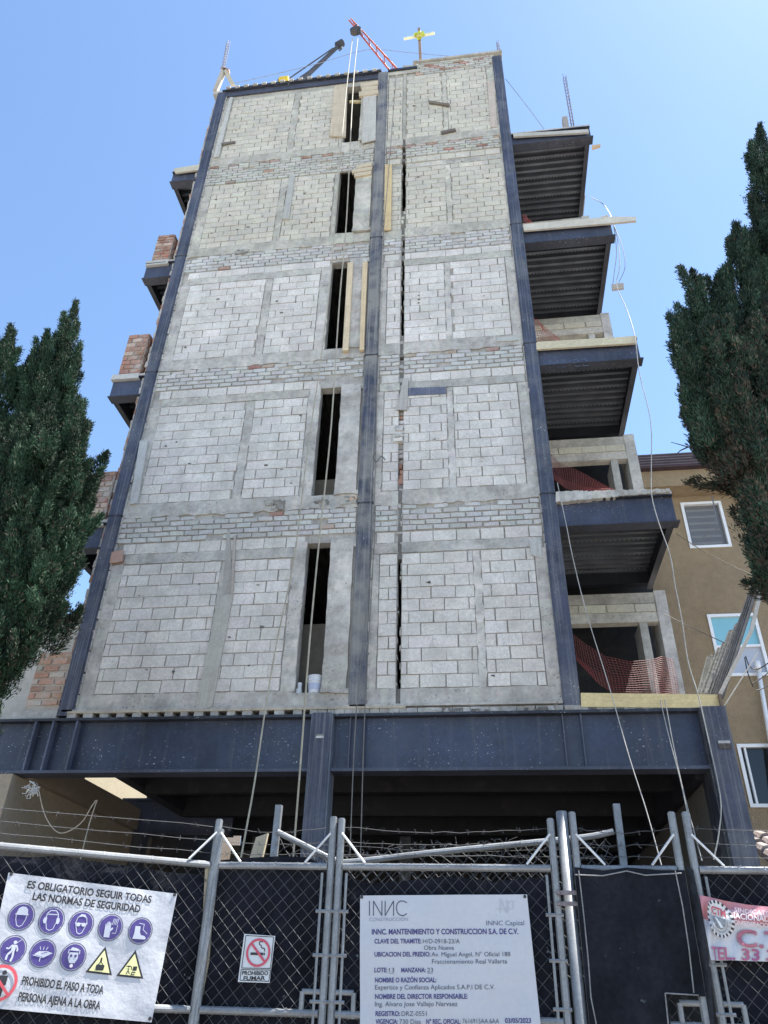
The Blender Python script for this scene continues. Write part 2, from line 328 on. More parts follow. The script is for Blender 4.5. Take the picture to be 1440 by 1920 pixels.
# little plugs and chips in the block walls
ch = MB()
for _ in range(150):
    z = random.choice([R(5.2, 7), R(8.3, 10.1), R(11.4, 13.3), R(14.5, 16.6), R(14.5, 16.6), R(17.6, 19.6)]); x = random.choice([R(-4.1, -1.7), R(.05, 1.85)])
    if any(abs(x-q) < .1 for q in (MIDL, *MIDR)): continue
    a = R(.010, .026); ch.box(x-a, x+a*R(.6, 1.6), -.020, .01, z-a*.5, z+a*R(.3, .8), random.choice([(.07, .06, .05), (.13, .12, .11), (.45, .44, .43)]), .009)
for z, xa in ((8.05, -1.25), (8.06, -.85), (8.04, -2.0), (8.1, -2.05), (14.15, -3.3)):
    for q in range(7): ch.box(xa+R(-.12, .12), xa+R(-.12, .12)+.07, -.035, .0, z+R(-.06, .05), z+R(.03, .1), random.choice([(.30, .29, .26), (.12, .11, .1), (.42, .3, .22)]), .02)
ch.build('mortar_chips', M['block'], tower, ln=True)['kind'] = 'stuff'
# inner shell
sh = MB(); sh.box(XL0+.02, XL1, .22, 8, 4.9, 20.2, (.25, .24, .23)); sh.box(XR0, XR1-.02, .22, 8, 4.9, 20.2, (.25, .24, .23)); sh.box(XL0+.02, XR1-.02, 8, 8.15, 4.9, 20.2, (.25, .24, .23))
sh.build('side_wall', M['plaster'], tower, ln=True)
rf = MB(); rf.box(XL0, XR1, .2, 8.1, 20.2, 20.36, (.3, .3, .28)); rf.build('roof', M['conc'], tower, ln=True)
for a_ in (0, 1):
    p1 = MB(); p1.box(*[(-2.2, CL, .62, .7, 5.12, 6.35, (.16, .14, .115)), (-2.2, CL, .62, .7, 8.22, 8.95, (.20, .18, .14))][a_]); p1.build('partition', M['plaster'], tower, ln=True)

# steel columns: flanged sections standing proud of the wall
def icol(x0, x1, z0, z1, yf=-.055):
    m = MB(); xm = (x0+x1)/2; c = NAVY
    nz = 12
    for i in range(nz):
        a, b = z0+(z1-z0)*i/nz, z0+(z1-z0)*(i+1)/nz
        m.hexa([(x0+.018, yf, a), (x1-.018, yf, a), (x1-.018, yf, b), (x0+.018, yf, b), (x0+.018, .14, a), (x1-.018, .14, a), (x1-.018, .14, b), (x0+.018, .14, b)], vary(c, .12))
    m.box(x0, x0+.0175, yf+.02, .14, z0, z1, vary((.075, .085, .12))); m.box(x1-.0175, x1, yf+.02, .14, z0, z1, vary((.075, .085, .12)))
    return m
cols = []
for (a, b, z1) in ((XL0, XL1, 20.3), (CL, CR, 20.32), (XR0, XR1, 20.42)):
    m = icol(a, b, 4.82, z1); o = m.build('steel_column', M['steel_dusty' if a == CL else 'steel'], tower, ln=True); cols.append(o)
    for z in (8.0, 11.05, 14.2):
        sp = MB(); sp.box(a-.006, b+.006, -.064, .0, z-.012, z+.012, (.02, .022, .03)); sp.build('splice_plate', M['steel'], o, ln=True)
for (x, y0) in ((XL1, 0), (CR, 0), (XR0, 0)):  # mortar squeezed against the columns
    jt = MB()
    for z in np.arange(4.95, 20.2, .16):
        jt.box(x-.012, x+.022, -.022-R(0, .012), .01, z+R(0, .02), z+.14+R(0, .03), vary(CONC, .15), .006)
    jt.build('mortar_joint', M['conc'], tower, ln=True)

# transfer beam (deep plate girder) with stiffeners
tb = MB(); BX0, BX1 = -9.5, 3.6
NAVB = (.026, .036, .066)
tb.box(BX0, -1.145, .02, .05, 4.10, 4.74, NAVB); tb.box(-.865, BX1, .02, .05, 4.10, 4.74, NAVB)
tb.box(BX0, BX1, -.09, .16, 4.74, 4.775, NAVYD); tb.box(BX0, -1.145, -.09, .16, 4.062, 4.10, NAVY); tb.box(-.865, BX1+.0, -.09, .16, 4.062, 4.10, NAVY)
o = tb.build('transfer_beam', M['beam'], tower)
for px in (62, 95, 140):
    a = at(px-2, 1400, -.02); st = MB(); st.box(a.x-.012, a.x+.012, -.085, .0195, 4.101, 4.739, (.07, .08, .12)); st.build('stiffener', M['beam'], o)
for px in (682, 655, 1060, 1095):
    a = at(px, 1400, -.02); st = MB(); st.box(a.x-.008, a.x+.008, -.04, .0195, 4.101, 4.739, (.055, .065, .1)); st.build('stiffener', M['beam'], o)
ed = MB()   # slab edge over the beam: timber strip and open deck flutes
ed.box(-4.5, .05, -.075, -.02, 4.842, 4.872, (.40, .35, .27)); ed.box(-4.6, 2.0, -.055, .2, 4.872, 4.90, CONC, 0)
x = -4.5
while x < 3.5:
    wd = R(.09, .13); ed.box(x, x+wd, -.06+R(-.005, .005), .2, 4.776, 4.842, vary((.34, .33, .31), .15), .004); x += wd + (R(.09, .12) if x < -1.2 else R(.0, .012))
ed.build('slab_edge', M['conc'], tower)
dk = MB()
for i in range(60):
    x = R(.2, 3.4); dk.box(x, x+R(.03, .12), -.068, -.05, 4.775, 4.775+R(.02, .06), random.choice([(.4, .39, .37), (.12, .11, .1), (.3, .28, .25)]), .012)
dk.build('mortar_spill', M['conc'], tower)
# ground floor columns
gc = MB()
gc.box(-1.125, -.885, -.14, .16, 0, 4.775, NAVY); gc.box(-1.145, -1.126, -.12, .17, 0, 4.775, (.10, .12, .16)); gc.box(-.884, -.865, -.12, .17, 0, 4.775, (.10, .12, .16))
o = gc.build('ground_column', M['steel'], tower)
nk = MB(); nk.box(-1.06, -.96, -.155, -.141, 4.45, 4.475, (.5, .5, .5)); nk.box(-1.055, -.965, -.146, -.141, 4.475, 4.5, (.2, .19, .17)); nk.build('seat_plate', M['steel'], o)
gc = MB(); gc.box(3.6, 3.87, -.14, .35, 0, 4.775, NAVY); gc.box(3.57, 3.599, -.10, .35, 0, 4.775, NAVYD); o = gc.build('ground_column', M['steel'], tower)
nk = MB(); nk.box(3.70, 3.83, -.16, -.141, 4.33, 4.36, (.4, .4, .42)); nk.box(3.70, 3.83, -.15, -.141, 4.27, 4.33, (.06, .05, .045)); nk.build('seat_plate', M['steel'], o)
# ground floor ceiling, cross beams and back of the parking level
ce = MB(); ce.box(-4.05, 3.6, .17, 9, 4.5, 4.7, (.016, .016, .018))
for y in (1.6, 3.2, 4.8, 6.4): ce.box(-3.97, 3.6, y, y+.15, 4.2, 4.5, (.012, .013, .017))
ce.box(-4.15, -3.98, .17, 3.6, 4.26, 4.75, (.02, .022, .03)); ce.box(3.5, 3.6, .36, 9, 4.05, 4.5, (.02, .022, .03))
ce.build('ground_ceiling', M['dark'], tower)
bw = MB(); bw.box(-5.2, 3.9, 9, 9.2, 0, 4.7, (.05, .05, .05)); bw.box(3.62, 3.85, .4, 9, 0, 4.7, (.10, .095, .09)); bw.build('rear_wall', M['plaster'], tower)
xb = MB(); ZB0, ZB1 = at(320, 1562, 3.75).z, at(300, 1503, 3.75).z
xb.box(-5.3, -3.3, 3.75, 3.8, ZB0, ZB1, (.035, .042, .075)); xb.box(-5.3, -3.3, 3.66, 3.9, ZB0-.04, ZB0, (.025, .03, .05)); xb.box(-5.3, -3.3, 3.66, 3.9, ZB1, ZB1+.04, (.025, .03, .05))
xb.build('inner_beam', M['beam'], tower)
for q_ in ((-4.98, -4.8, 3.65, 3.9, 0, ZB0-.041), (-3.3, -3.1, 5.0, 5.2, 0, 4.4), (-.6, -.4, 5, 5.2, 0, 4.4)):
    xb = MB(); xb.box(*q_, (.04, .042, .05)); xb.build('inner_column', M['beam'], tower)

# balconies on both flanks
def balcony(k, side):
    zt = 4.8 + 3.1*k; d = 1.62
    if side > 0: x0, x1 = XR1+.002, 3.84
    else: x0, x1 = -5.27, XL0-.002
    s = side
    out = x1 if s > 0 else x0
    b = MB(); dep = .46 if k < 4 else .38
    b.box(x0, x1, .03, .055, zt-dep+.02, zt-.02, vary(NAVY, .1)); b.box(x0, x1, -.03, .13, zt-.02, zt, NAVYD); b.box(x0, x1+(.03 if s > 0 else 0), -.03, .16, zt-dep, zt-dep+.02, (.03, .034, .05))
    root = b.build('balcony', M['beam'], tower, ln=True)
    e = MB(); xo = out-.03*s; xi = out-.12*s
    e.box(min(xo, xo-.02*s), max(xo, xo-.02*s), .13, d+.42, zt-dep, zt-.02, NAVYD); e.box(min(xo, xi), max(xo, xi), .161, d+.42, zt-dep-.001, zt-dep+.018, (.035, .037, .045))
    e.box(x0, x1, d+.42, d+.55, zt-.34, zt-.02, (.016, .018, .024))
    e.build('edge_beam', M['dark'], root, ln=True)
    c = MB(); y = .14; xa, xb = (x0, x1-.06) if s > 0 else (x0+.06, x1)
    zc = zt-.14; pitch = .155
    while y < d+.4:     # trapezoid decking, ribs along x; shade painted into flanks and flutes
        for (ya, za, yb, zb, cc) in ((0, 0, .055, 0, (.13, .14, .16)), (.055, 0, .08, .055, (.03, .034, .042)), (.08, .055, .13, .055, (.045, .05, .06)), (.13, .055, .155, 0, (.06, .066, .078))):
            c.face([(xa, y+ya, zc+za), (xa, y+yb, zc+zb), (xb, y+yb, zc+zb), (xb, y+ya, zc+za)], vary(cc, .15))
        for q in range(int((xb-xa)/.07)):  # stitch tabs along the seam
            if int(round((y-.14)/pitch)) % 3 == 2: c.box(xa+q*.07, xa+q*.07+.035, y+.06, y+.066, zc-.004, zc+.02, (.24, .24, .24))
        y += pitch
    c.box(xa, xb, .14, d+.42, zc+.0555, zc+.10, (.2, .2, .19))
    c.build('decking', M['deck'], root, ln=True)
    t = MB(); t.box(x0, x1, -.02, d+.9, zt+.002, zt+.06, vary(CONC, .1)); t.build('slab', M['conc'], root, ln=True)
    return root
balR = [balcony(k, 1) for k in range(1, 5)]
balL = [balcony(k, -1) for k in range(1, 5)]
gs = MB(); gs.box(XR1, 3.87, -.05, 2.4, 4.776, 4.86, CONC); gs.build('slab_edge', M['conc'], tower); gs = MB(); gs.box(-5.3, XL0, -.05, .55, 4.776, 4.90, vary((.42, .41, .39))); gs.build('slab_edge', M['conc'], tower)
# recessed side walls behind the right balconies: block course, lintel, frame, and a sheet painted near-black as the room's shade
for k in range(5):
    z0 = 4.87 + 3.1*k; YW = 1.66; f = MB()
    xa, xb = XR1+.02, 3.9
    wc = (.40, .375, .32)
    f.box(xa, xb, YW, YW+.16, z0+1.83, z0+1.99, vary((.43, .41, .365), .04)); f.box(xa, xb, YW, YW+.16, z0+2.14, z0+2.32, vary((.36, .345, .305), .05), .004)
    f.box(xb-.17, xb, YW-.012, YW+.55, z0-.05, z0+2.35, vary((.40, .39, .365), .05), .004); f.box(xb-.46, xb-.34, YW+.02, YW+.5, z0-.05, z0+1.83, vary((.36, .345, .32)))
    f.box(xa, xa+.1, YW+.03, YW+.2, z0-.05, z0+1.83, (.2, .2, .19))
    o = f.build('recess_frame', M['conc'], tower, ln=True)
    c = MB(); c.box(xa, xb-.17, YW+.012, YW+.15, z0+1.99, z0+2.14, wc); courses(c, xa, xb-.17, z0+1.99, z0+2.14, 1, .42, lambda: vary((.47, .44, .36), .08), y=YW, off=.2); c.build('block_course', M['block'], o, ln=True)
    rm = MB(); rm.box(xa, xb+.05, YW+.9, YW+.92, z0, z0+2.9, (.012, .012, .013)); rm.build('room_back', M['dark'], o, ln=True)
# left flank parapets and toothed column edge
for k, (zt, hgt, xa, xb) in enumerate(((7.96, .95, -5.12, -4.74), (11.06, 1.02, -5.20, -4.80), (14.16, .82, -5.18, -4.82))):
    pr = MB(); pr.box(xa, xb, -.0, .9, zt, zt+hgt, (.33, .27, .23))
    courses(pr, xa, xb, zt+.02, zt+hgt, 9, .2, lambda: vary(RED if R(0, 1) < .75 else (.40, .30, .24), .22, .05), gap=.02, j=.006, proud=.018, off=R(0, 1))
    nb = 9; hh = (hgt-.02)/nb
    for r in range(nb):
        for q in range(5):
            y0 = .01+q*.18+(r % 2)*.06; pr.box(xb-.01, xb+.012, y0, y0+.16, zt+.02+r*hh+.01, zt+.02+(r+1)*hh-.008, vary((.26, .13, .09), .25), .005)  # right-hand face coloured darker than the front, its shade painted in
    pr.box(xa-.09, xb+.02, -.03, .92, zt-.12, zt, vary((.42, .41, .38)), .01)
    pr.build('brick_parapet', M['block'], tower, ln=True)
a, b, c_, d_ = at(62, 1215, 0), at(132, 1212, 0), at(110, 1326, 0), at(45, 1326, 0)
pr = MB(); pr.box(-5.18, -4.665, .0, .5, 4.9, 5.75, (.40, .34, .29))
courses(pr, -5.18, -4.668, 4.97, 5.76, 8, .24, lambda: vary((.40, .235, .165) if R(0, 1) < .7 else (.44, .36, .30), .2, .05), gap=.022, j=.006, proud=.016)
pr.build('brick_parapet', M['block'], tower)
te = MB()
for z in np.arange(5.0, 20, .125):
    te.box(XL0-.05-R(0, .03), XL0-.003, .02, .25, z, z+R(.115, .13), vary((.40, .36, .32) if R(0, 1) < .7 else RED, .2), .008)
te.build('toothed_edge', M['block'], tower, ln=True)
# roof edge: top beam over the left bay with open decking, and caps
rb = MB(); rb.box(XL1, CL, -.03, .0, 20.12, 20.3, (.05, .055, .08)); rb.box(XL1-.1, CL, -.09, .2, 20.30, 20.33, (.02, .022, .03))
rb.box(CR, CR+.7, -.06, .2, 20.33, 20.40, (.02, .022, .03)); rb.box(CR, CR+.66, -.02, .0, 20.2, 20.33, CONCU)
o = rb.build('roof_beam', M['beam'], tower, ln=True)
x = XL1; fl = MB()
while x < CL-.1:
    fl.box(x, x+.11, -.13, .3, 20.331, 20.39, (.45, .44, .41), .004); fl.box(x+.11, x+.22, -.10, .3, 20.331, 20.372, (.02, .02, .025)); x += .225  # near-black boxes paint the shade of the flute openings
fl.build('deck_flutes', M['conc'], o, ln=True)
cp = MB(); cp.box(CR+.6, XR1+.02, -.06, .5, 20.60, 20.66, (.38, .36, .31), .008); cp.box(CR+.35, CR+.62, -.05, .3, 20.41, 20.5, (.36, .35, .32), .01); cp.build('parapet_cap', M['conc'], tower, ln=True)

# ================================================================ NEIGHBOURS
BRN = (.285, .215, .135)
nb = thing('brown_house', (7, 3, 0), 'brown stucco house with white windows and tiled eave, right of the tower', 'house')
m = MB(); EZ = at(1255, 905, 3).z
def wallholes(mb, x0, x1, z0, z1, holes, Y, th, col):
    xs = sorted({x0, x1, *[h[0] for h in holes], *[h[1] for h in holes]}); zs = sorted({z0, z1, *[h[2] for h in holes], *[h[3] for h in holes]})
    for i in range(len(xs)-1):
        for j in range(len(zs)-1):
            cx, cz = (xs[i]+xs[i+1])/2, (zs[j]+zs[j+1])/2
            if any(h[0] < cx < h[1] and h[2] < cz < h[3] for h in holes): continue
            mb.face([(xs[i], Y, zs[j]), (xs[i+1], Y, zs[j]), (xs[i+1], Y, zs[j+1]), (xs[i], Y, zs[j+1])], col)
    for h in holes:
        for q in ([(h[0], h[2]), (h[1], h[2])], [(h[1], h[2]), (h[1], h[3])], [(h[1], h[3]), (h[0], h[3])], [(h[0], h[3]), (h[0], h[2])]):
            (xa, za), (xb, zb) = q; mb.face([(xa, Y, za), (xb, Y, zb), (xb, Y+th, zb), (xa, Y+th, za)], col)
NY = 3.0
wins = []
for (pa, pb, kind) in (((1275, 944), (1372, 1026), 'blind'), ((1325, 1153), (1425, 1295), 'sky'), ((1381, 1396), (1480, 1512), 'dark')):
    A, B = at(*pa, NY), at(*pb, NY); wins.append((A.x, B.x, B.z, A.z, kind))
wins[0] = (4.80, 5.52, 8.70, 9.68, 'blind'); wins[1] = (4.83, 5.62, 6.30, 7.40, 'sky'); wins[2] = (4.84, 5.9, 4.28, 5.21, 'dark')
wallholes(m, 3.95, 13, 0, 10.4, [w_[:4] for w_ in wins], NY, .2, BRN); m.box(3.95, 13, NY+.9, NY+6, 0, 10.3, BRN); m.face([(3.95, NY, 0), (3.95, NY+.9, 0), (3.95, NY+.9, 10.4), (3.95, NY, 10.4)], BRN)
m.build('wall', M['stucco'], nb)
m = MB(); zc = at(1255, 915, 2.75).z
m.box(3.9, 13, 2.62, NY-.002, 9.82, 10.168, tuple(x*1.05 for x in BRN)); m.build('eave', M['stucco'], nb)
m = MB()
for r in range(5):
    y0 = 2.50+r*.035; z0 = 10.17+r*.085
    m.box(3.85, 13, y0, y0+.16, z0, z0+.055, vary((.055, .036, .042), .1)); m.box(3.85, 13, y0+.02, y0+.16, z0+.055, z0+.085, vary((.15, .13, .135), .1))
m.box(3.85, 13, 2.68, 9, 10.56, 10.60, (.06, .04, .042)); m.build('roof', M['tile'], nb)
for (xa, xb, za, zb, kind) in wins:
    f = MB(); wd = .05
    for (p, q, r_, t) in ((xa, xb, za, za+wd), (xa, xb, zb-wd, zb), (xa, xa+wd, za+wd, zb-wd), (xb-wd, xb, za+wd, zb-wd)): f.box(p, q, NY-.02, NY+.06, r_, t)
    if kind == 'sky': f.box(xa+wd, xb-wd, NY-.012, NY+.05, za+.50, za+.54)
    if kind == 'dark': f.box(xa+.1, xa+.13, NY+.0, NY+.05, za+wd, zb-wd)
    o = f.build('window', M['white'], nb)
    p = MB()
    if kind == 'blind':
        p.box(xa+wd, xb-wd, NY+.05, NY+.055, za+wd, zb-wd, (.13, .13, .13))
        for i in range(6): p.box(xa+.09, xb-.12, NY+.045, NY+.05, za+.1+i*.14, za+.15+i*.14, (.19, .185, .175))
    elif kind == 'sky':
        p.box(xa+wd, xb-wd, NY+.03, NY+.035, za+.54, zb-wd, (.22, .47, .55)); p.box(xa+wd, xb-wd, NY+.03, NY+.035, za+wd, za+.5, (.42, .44, .50))  # reflected sky painted into the blue upper pane
    else: p.box(xa+wd, xb-wd, NY+.05, NY+.055, za+wd, zb-wd, (.015, .017, .02))
    p.build('pane', M['glass'], o)
    if kind == 'blind':
        s_ = MB(); s_.tube([at(1335, 930, NY-.25), at(1346, 990, NY-.25), at(1297, 1020, NY-.06)], .013, n=5); s_.build('stay_bar', M['galv'], o)
dp = MB(); dp.tube([at(1421, 1250, NY-.1), at(1446, 1400, NY-.1), at(1462, 1520, NY-.1)], .034, n=10); dp.tube([at(1419, 1240, NY-.1), at(1422, 1258, NY-.1)], .05, n=10); dp.build('downpipe', M['white'], nb, smooth=True)
for pts in ([(1398, 1230), (1405, 1248), (1420, 1255), (1445, 1240)], [(1396, 1232), (1402, 1262), (1412, 1288)], [(1410, 1282), (1430, 1270), (1450, 1252)], [(1418, 1295), (1432, 1290), (1450, 1278)]):
    pass
wb = MB()
for pts in ([(1398, 1230), (1405, 1248), (1420, 1255), (1445, 1240)], [(1396, 1232), (1402, 1262), (1412, 1288)], [(1410, 1282), (1430, 1270), (1450, 1252)], [(1418, 1295), (1432, 1290), (1450, 1278)]):
    wb.tube(smoothpath([at(*p, 1.2) for p in pts]), .008, (.02, .02, .025), n=5)
tag(wb.build('service_cable', M['cable']), 'loose black service cables looped by the white downpipe', 'cable')

# left neighbour: pale plaster block above, brown party wall at ground level
ln_ = thing('grey_house', (-9, 1.2, 0), 'pale grey plastered house end behind the left cypress', 'house')
z1 = at(70, 1165, 1.2).z
m = MB(); m.box(-16, -4.95, 1.2, 1.6, 4.2, z1, (.50, .46, .40)); m.build('wall', M['plaster'], ln_); m = MB(); m.box(-16.05, -4.93, 1.15, 1.65, z1, z1+.07, (.36, .35, .34)); m.build('coping', M['conc'], ln_)
ch_ = thing('cream_house', (-11, 12, 0), 'sunlit cream wall glimpsed under the left end of the girder', 'house')
m = MB(); m.box(-14, -9, 4, 22, 0, 8.2, (.27, .235, .165)); m.build('wall', M['plaster'], ch_); m = MB(); m.box(-14.1, -8.9, 3.9, 22.1, 8.2, 8.35, (.4, .36, .3)); m.build('coping', M['conc'], ch_)
pw = thing('party_wall', (-5.4, 2, 0), 'dirty brown plastered party wall under the left end of the girder', 'wall')
LX = -5.0
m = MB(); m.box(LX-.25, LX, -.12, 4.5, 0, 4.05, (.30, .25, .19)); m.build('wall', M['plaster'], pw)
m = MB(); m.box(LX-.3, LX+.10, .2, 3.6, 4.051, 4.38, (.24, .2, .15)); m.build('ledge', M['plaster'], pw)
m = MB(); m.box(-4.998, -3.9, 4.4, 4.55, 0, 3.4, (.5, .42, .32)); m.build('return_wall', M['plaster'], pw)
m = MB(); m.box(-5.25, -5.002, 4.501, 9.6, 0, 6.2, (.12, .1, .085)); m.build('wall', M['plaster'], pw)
# clay tiles on the low roof by the right column
tp = thing('tile_roof', (4.6, .4, 0), 'grey barrel tile lean-to roof at the right edge by the ground column', 'roof')
m = MB()
for i in range(9):
    for r in range(5):
        x = 4.12+i*.17; y0 = -.2+r*.26; z0 = 3.02+r*.11
        pts = [(x, y0, z0), (x, y0+.3, z0+.10)]; m.tube(pts, [.085, .07], vary((.19, .165, .16), .25), n=9)
m.build('barrel_tiles', M['tile'], tp, smooth=False)
m = MB(); m.box(4.05, 5.8, -.1, 1.2, 0, 3.0, (.2, .17, .13)); m.build('wall', M['plaster'], tp)

# ================================================================ PLANKS, SHEETS, BUCKET
WG = (.36, .34, .31); WF = (.56, .43, .24); WT = (.50, .42, .30)
def plank(name, px4, Y, th, col, mt, label, cat='plank', group=None):
    P = [at(*p, Y) for p in px4]; m = MB(); m.prism(P, (0, th, 0), vary(col, .05)); return tag(m.build(name, mt), label, cat, group)
V, H = M['woodv'], M['woodh']
plank('plank', [(410, 1118), (437, 1113), (397, 1325), (366, 1328)], -.05, .028, WG, V, 'long grey weathered plank leaning over the lowest left block wall')
plank('plank', [(425, 1000), (431, 990), (436, 1117), (417, 1117)], -.025, .012, (.33, .32, .29), V, 'narrow grey plank above the long leaning one')
plank('plank', [(438, 1003), (442, 1003), (437, 1113), (432, 1113)], -.055, .03, (.36, .32, .28), V, 'thin batten edge beside the narrow grey plank')
plank('plank', [(543, 328), (553, 330), (542, 410), (529, 410)], -.035, .02, WG, V, 'short upright board on the left wall of the fourth storey')
plank('plank', [(627, 160), (651, 157), (648, 256), (618, 254)], -.06, .04, WT, V, 'broad tan board beside the topmost window')
plank('plank', [(682, 165), (706, 166), (704, 262), (678, 268)], -.075, .025, (.43, .41, .36), V, 'pale formwork board right of the topmost window')
for i, (a, b) in enumerate((((676, 156), (709, 151)), ((678, 163), (708, 160)), ((673, 172), (709, 168)))):
    P = [at(a[0], a[1], -.10), at(b[0], b[1], -.10), at(b[0], b[1]+7, -.10), at(a[0], a[1]+8, -.10)]; m = MB(); m.prism(P, (0, .06, 0), WT); tag(m.build('batten', H), ['upper of three tan battens heading the topmost window post', 'middle of three tan battens heading the topmost window post', 'lowest of three tan battens heading the topmost window post'][i], 'batten', 'battens on the topmost post')
for i, (a, b) in enumerate((((668, 310), (697, 304)), ((660, 318), (697, 312)), ((664, 325), (696, 320)))):
    P = [at(a[0], a[1], -.09), at(b[0], b[1], -.09), at(b[0], b[1]+6, -.09), at(a[0], a[1]+6, -.09)]; m = MB(); m.prism(P, (0, .05, 0), WT); tag(m.build('batten', H), ['upper of three battens over the second post from the top', 'middle batten, longest of three over the second post from the top', 'lowest of three battens over the second post from the top'][i], 'batten', 'battens on the second post')
plank('plank', [(722, 308), (735, 308), (733, 430), (720, 431)], -.07, .03, WF, V, 'fresh yellow board right of the centre column on the fourth storey')
plank('batten', [(655, 188), (680, 187), (680, 191), (655, 192)], .05, .04, (.55, .44, .24), H, 'yellowish batten spanning the topmost window', 'batten')
# boxed column form of the third storey: two uprights around the concrete post
plank('plank', [(652, 492), (662, 491), (653, 656), (642, 657)], -.095, .08, (.55, .44, .30), V, 'tan upright form board on the left of the third storey post')
plank('plank', [(680, 492), (689, 490), (682, 655), (674, 656)], -.095, .06, (.55, .43, .27), V, 'tan upright form board on the right of the third storey post')
plank('plank', [(756, 709), (766, 708), (763, 768), (743, 768)], -.05, .02, WG, V, 'small grey board covering the joint on the second storey')
plank('steel_plate', [(766, 727), (836, 725), (836, 738), (764, 741)], -.03, .014, (.10, .11, .16), M['steel'], 'blue painted flat steel plate on the second storey wall', 'plate')
plank('plank', [(804, 188), (843, 194), (843, 198), (804, 192)], -.06, .03, (.16, .13, .10), H, 'short dark crosswise batten high on the right wall')
plank('plank', [(826, 246), (853, 240), (855, 244), (828, 250)], -.06, .03, (.12, .10, .085), H, 'small dark stick above the brick course high on the right wall')
plank('plank', [(913, 152), (927, 152), (932, 238), (920, 238)], -.03, .014, (.45, .37, .31), V, 'pinkish upright board beside the right column at the top')
plank('plank', [(431, 182), (437, 182), (410, 293), (400, 295)], -.05, .03, (.42, .41, .38), V, 'grey upright board beside the left column at the top')
plank('plank', [(262, 826), (277, 826), (257, 943), (243, 945)], -.05, .03, (.42, .42, .40), V, 'grey upright board beside the left column on the second storey')
plank('brick', [(207, 1035), (231, 1031), (229, 1052), (205, 1056)], -.05, .06, (.38, .24, .18), M['block'], 'loose red brick wedged beside the left column', 'brick')
plank('plank', [(992, 1012), (1014, 1010), (1018, 1047), (996, 1040)], -.03, .014, (.44, .44, .41), V, 'short grey board beside the right column above the lowest storey')
plank('plank', [(932, 632), (968, 629), (972, 638), (932, 640)], -.035, .03, (.42, .42, .39), H, 'short level grey board beside the right column on the third storey')
plank('plank', [(415, 268), (440, 264), (440, 267), (415, 272)], -.05, .03, (.14, .12, .1), H, 'thin dark stick low on the left wall of the top storey')
# edge boards on the right balconies
plank('edge_board', [(1089, 1299), (1349, 1302), (1352, 1328), (1090, 1325)], -.075, .04, (.60, .47, .25), H, 'fresh yellow pine edge board above the right end of the girder', 'plank', 'edge boards on the balconies')
plank('edge_board', [(1005, 641), (1193, 630), (1194, 643), (1006, 655)], -.06, .04, (.52, .455, .32), H, 'yellow edge board on the third balcony up', 'plank', 'edge boards on the balconies')
plank('edge_board', [(981, 420), (1148, 406), (1193, 406), (1193, 414), (1150, 418), (982, 432)], -.06, .04, (.47, .44, .37), H, 'grey edge board jutting past the second balcony from the top', 'plank', 'edge boards on the balconies')
plank('plank', [(1110, 412), (1140, 402), (1142, 408), (1112, 418)], .1, .04, (.4, .37, .31), H, 'short board lying across the second balcony from the top')
plank('edge_board', [(962, 250), (1040, 246), (1103, 242), (1104, 248), (963, 256)], -.05, .04, (.38, .37, .33), H, 'thin grey edge board on the topmost balcony', 'plank', 'edge boards on the balconies')
plank('edge_board', [(326, 316), (374, 308), (374, 318), (328, 324)], -.05, .04, (.45, .42, .33), H, 'short grey edge board on the topmost left balcony', 'plank', 'edge boards on the balconies')
plank('plank', [(1147, 533), (1169, 530), (1170, 540), (1148, 543)], .8, .04, (.36, .33, .29), H, 'grey board end poking from the second balcony down')
plank('plank', [(1110, 272), (1126, 270), (1126, 274), (1110, 279)], 1.0, .04, (.5, .36, .22), H, 'tan board end poking from the topmost balcony')
# rough concrete edge on the lowest raised balcony
m = MB(); xx = np.linspace(1042, 1256, 26)
for i in range(25):
    def q(px, dy): return at(px, (945-(px-1042)*.115 if px < 1130 else 931-(px-1130)*.05 if False else 938-(px-1042)*.075)+dy, -.06)
    yt = lambda px: 922-(px-1042)*.028; yb = lambda px: 941-(px-1042)*.095
    a, b = xx[i], xx[i+1]
    m.prism([at(a, yt(a)+R(-1.5, 1.5), -.06), at(b, yt(b)+R(-1.5, 1.5), -.06), at(b, yb(b)+R(-1, 2), -.05+R(-.02, .01)), at(a, yb(a)+R(-1, 2), -.05+R(-.02, .01))], (0, .2, 0), vary((.46, .44, .40), .12))
m.build('rough_edge', M['conc'], balR[0])
# bucket on the lowest window sill
bx, bz = -1.17, 5.085
bk = thing('bucket', (bx, .06, bz), 'white plastic bucket on the lowest window sill', 'bucket')
m = MB(); hs = [0, .02, .16, .165, .18, .185, .215, .22, .24]; rs = [.078, .082, .094, .103, .103, .096, .097, .104, .104]
m.tube([(bx, .06, bz+h) for h in hs], rs, (.55, .57, .60), n=22); m.build('pail', M['vinyl'], bk, smooth=False)
m = MB()
for i in range(40):
    a0, a1 = [math.radians(200+i*3.4+q) for q in (0, 3.4)]; r0 = .0885
    m.face([(bx+r0*math.cos(a0), .06+r0*math.sin(a0), bz+.045), (bx+r0*math.cos(a1), .06+r0*math.sin(a1), bz+.045), (bx+(r0+.007)*math.cos(a1), .06+(r0+.007)*math.sin(a1), bz+.13), (bx+(r0+.007)*math.cos(a0), .06+(r0+.007)*math.sin(a0), bz+.13)], vary((.36, .40, .52), .2))
m.build('paper_label', M['ink'], bk)
m = MB(); m.tube([(-1.39, .08, 5.085), (-1.39, .08, 5.16), (-1.385, .08, 5.17), (-1.385, .08, 5.22)], [.045, .043, .03, .03], (.5, .52, .54), n=12); m.tube([(-1.385, .08, 5.22), (-1.385, .08, 5.25)], .032, (.62, .63, .66), n=12)
tag(m.build('jug', M['vinyl']), 'small cloudy plastic jug at the left of the lowest window sill', 'jug')
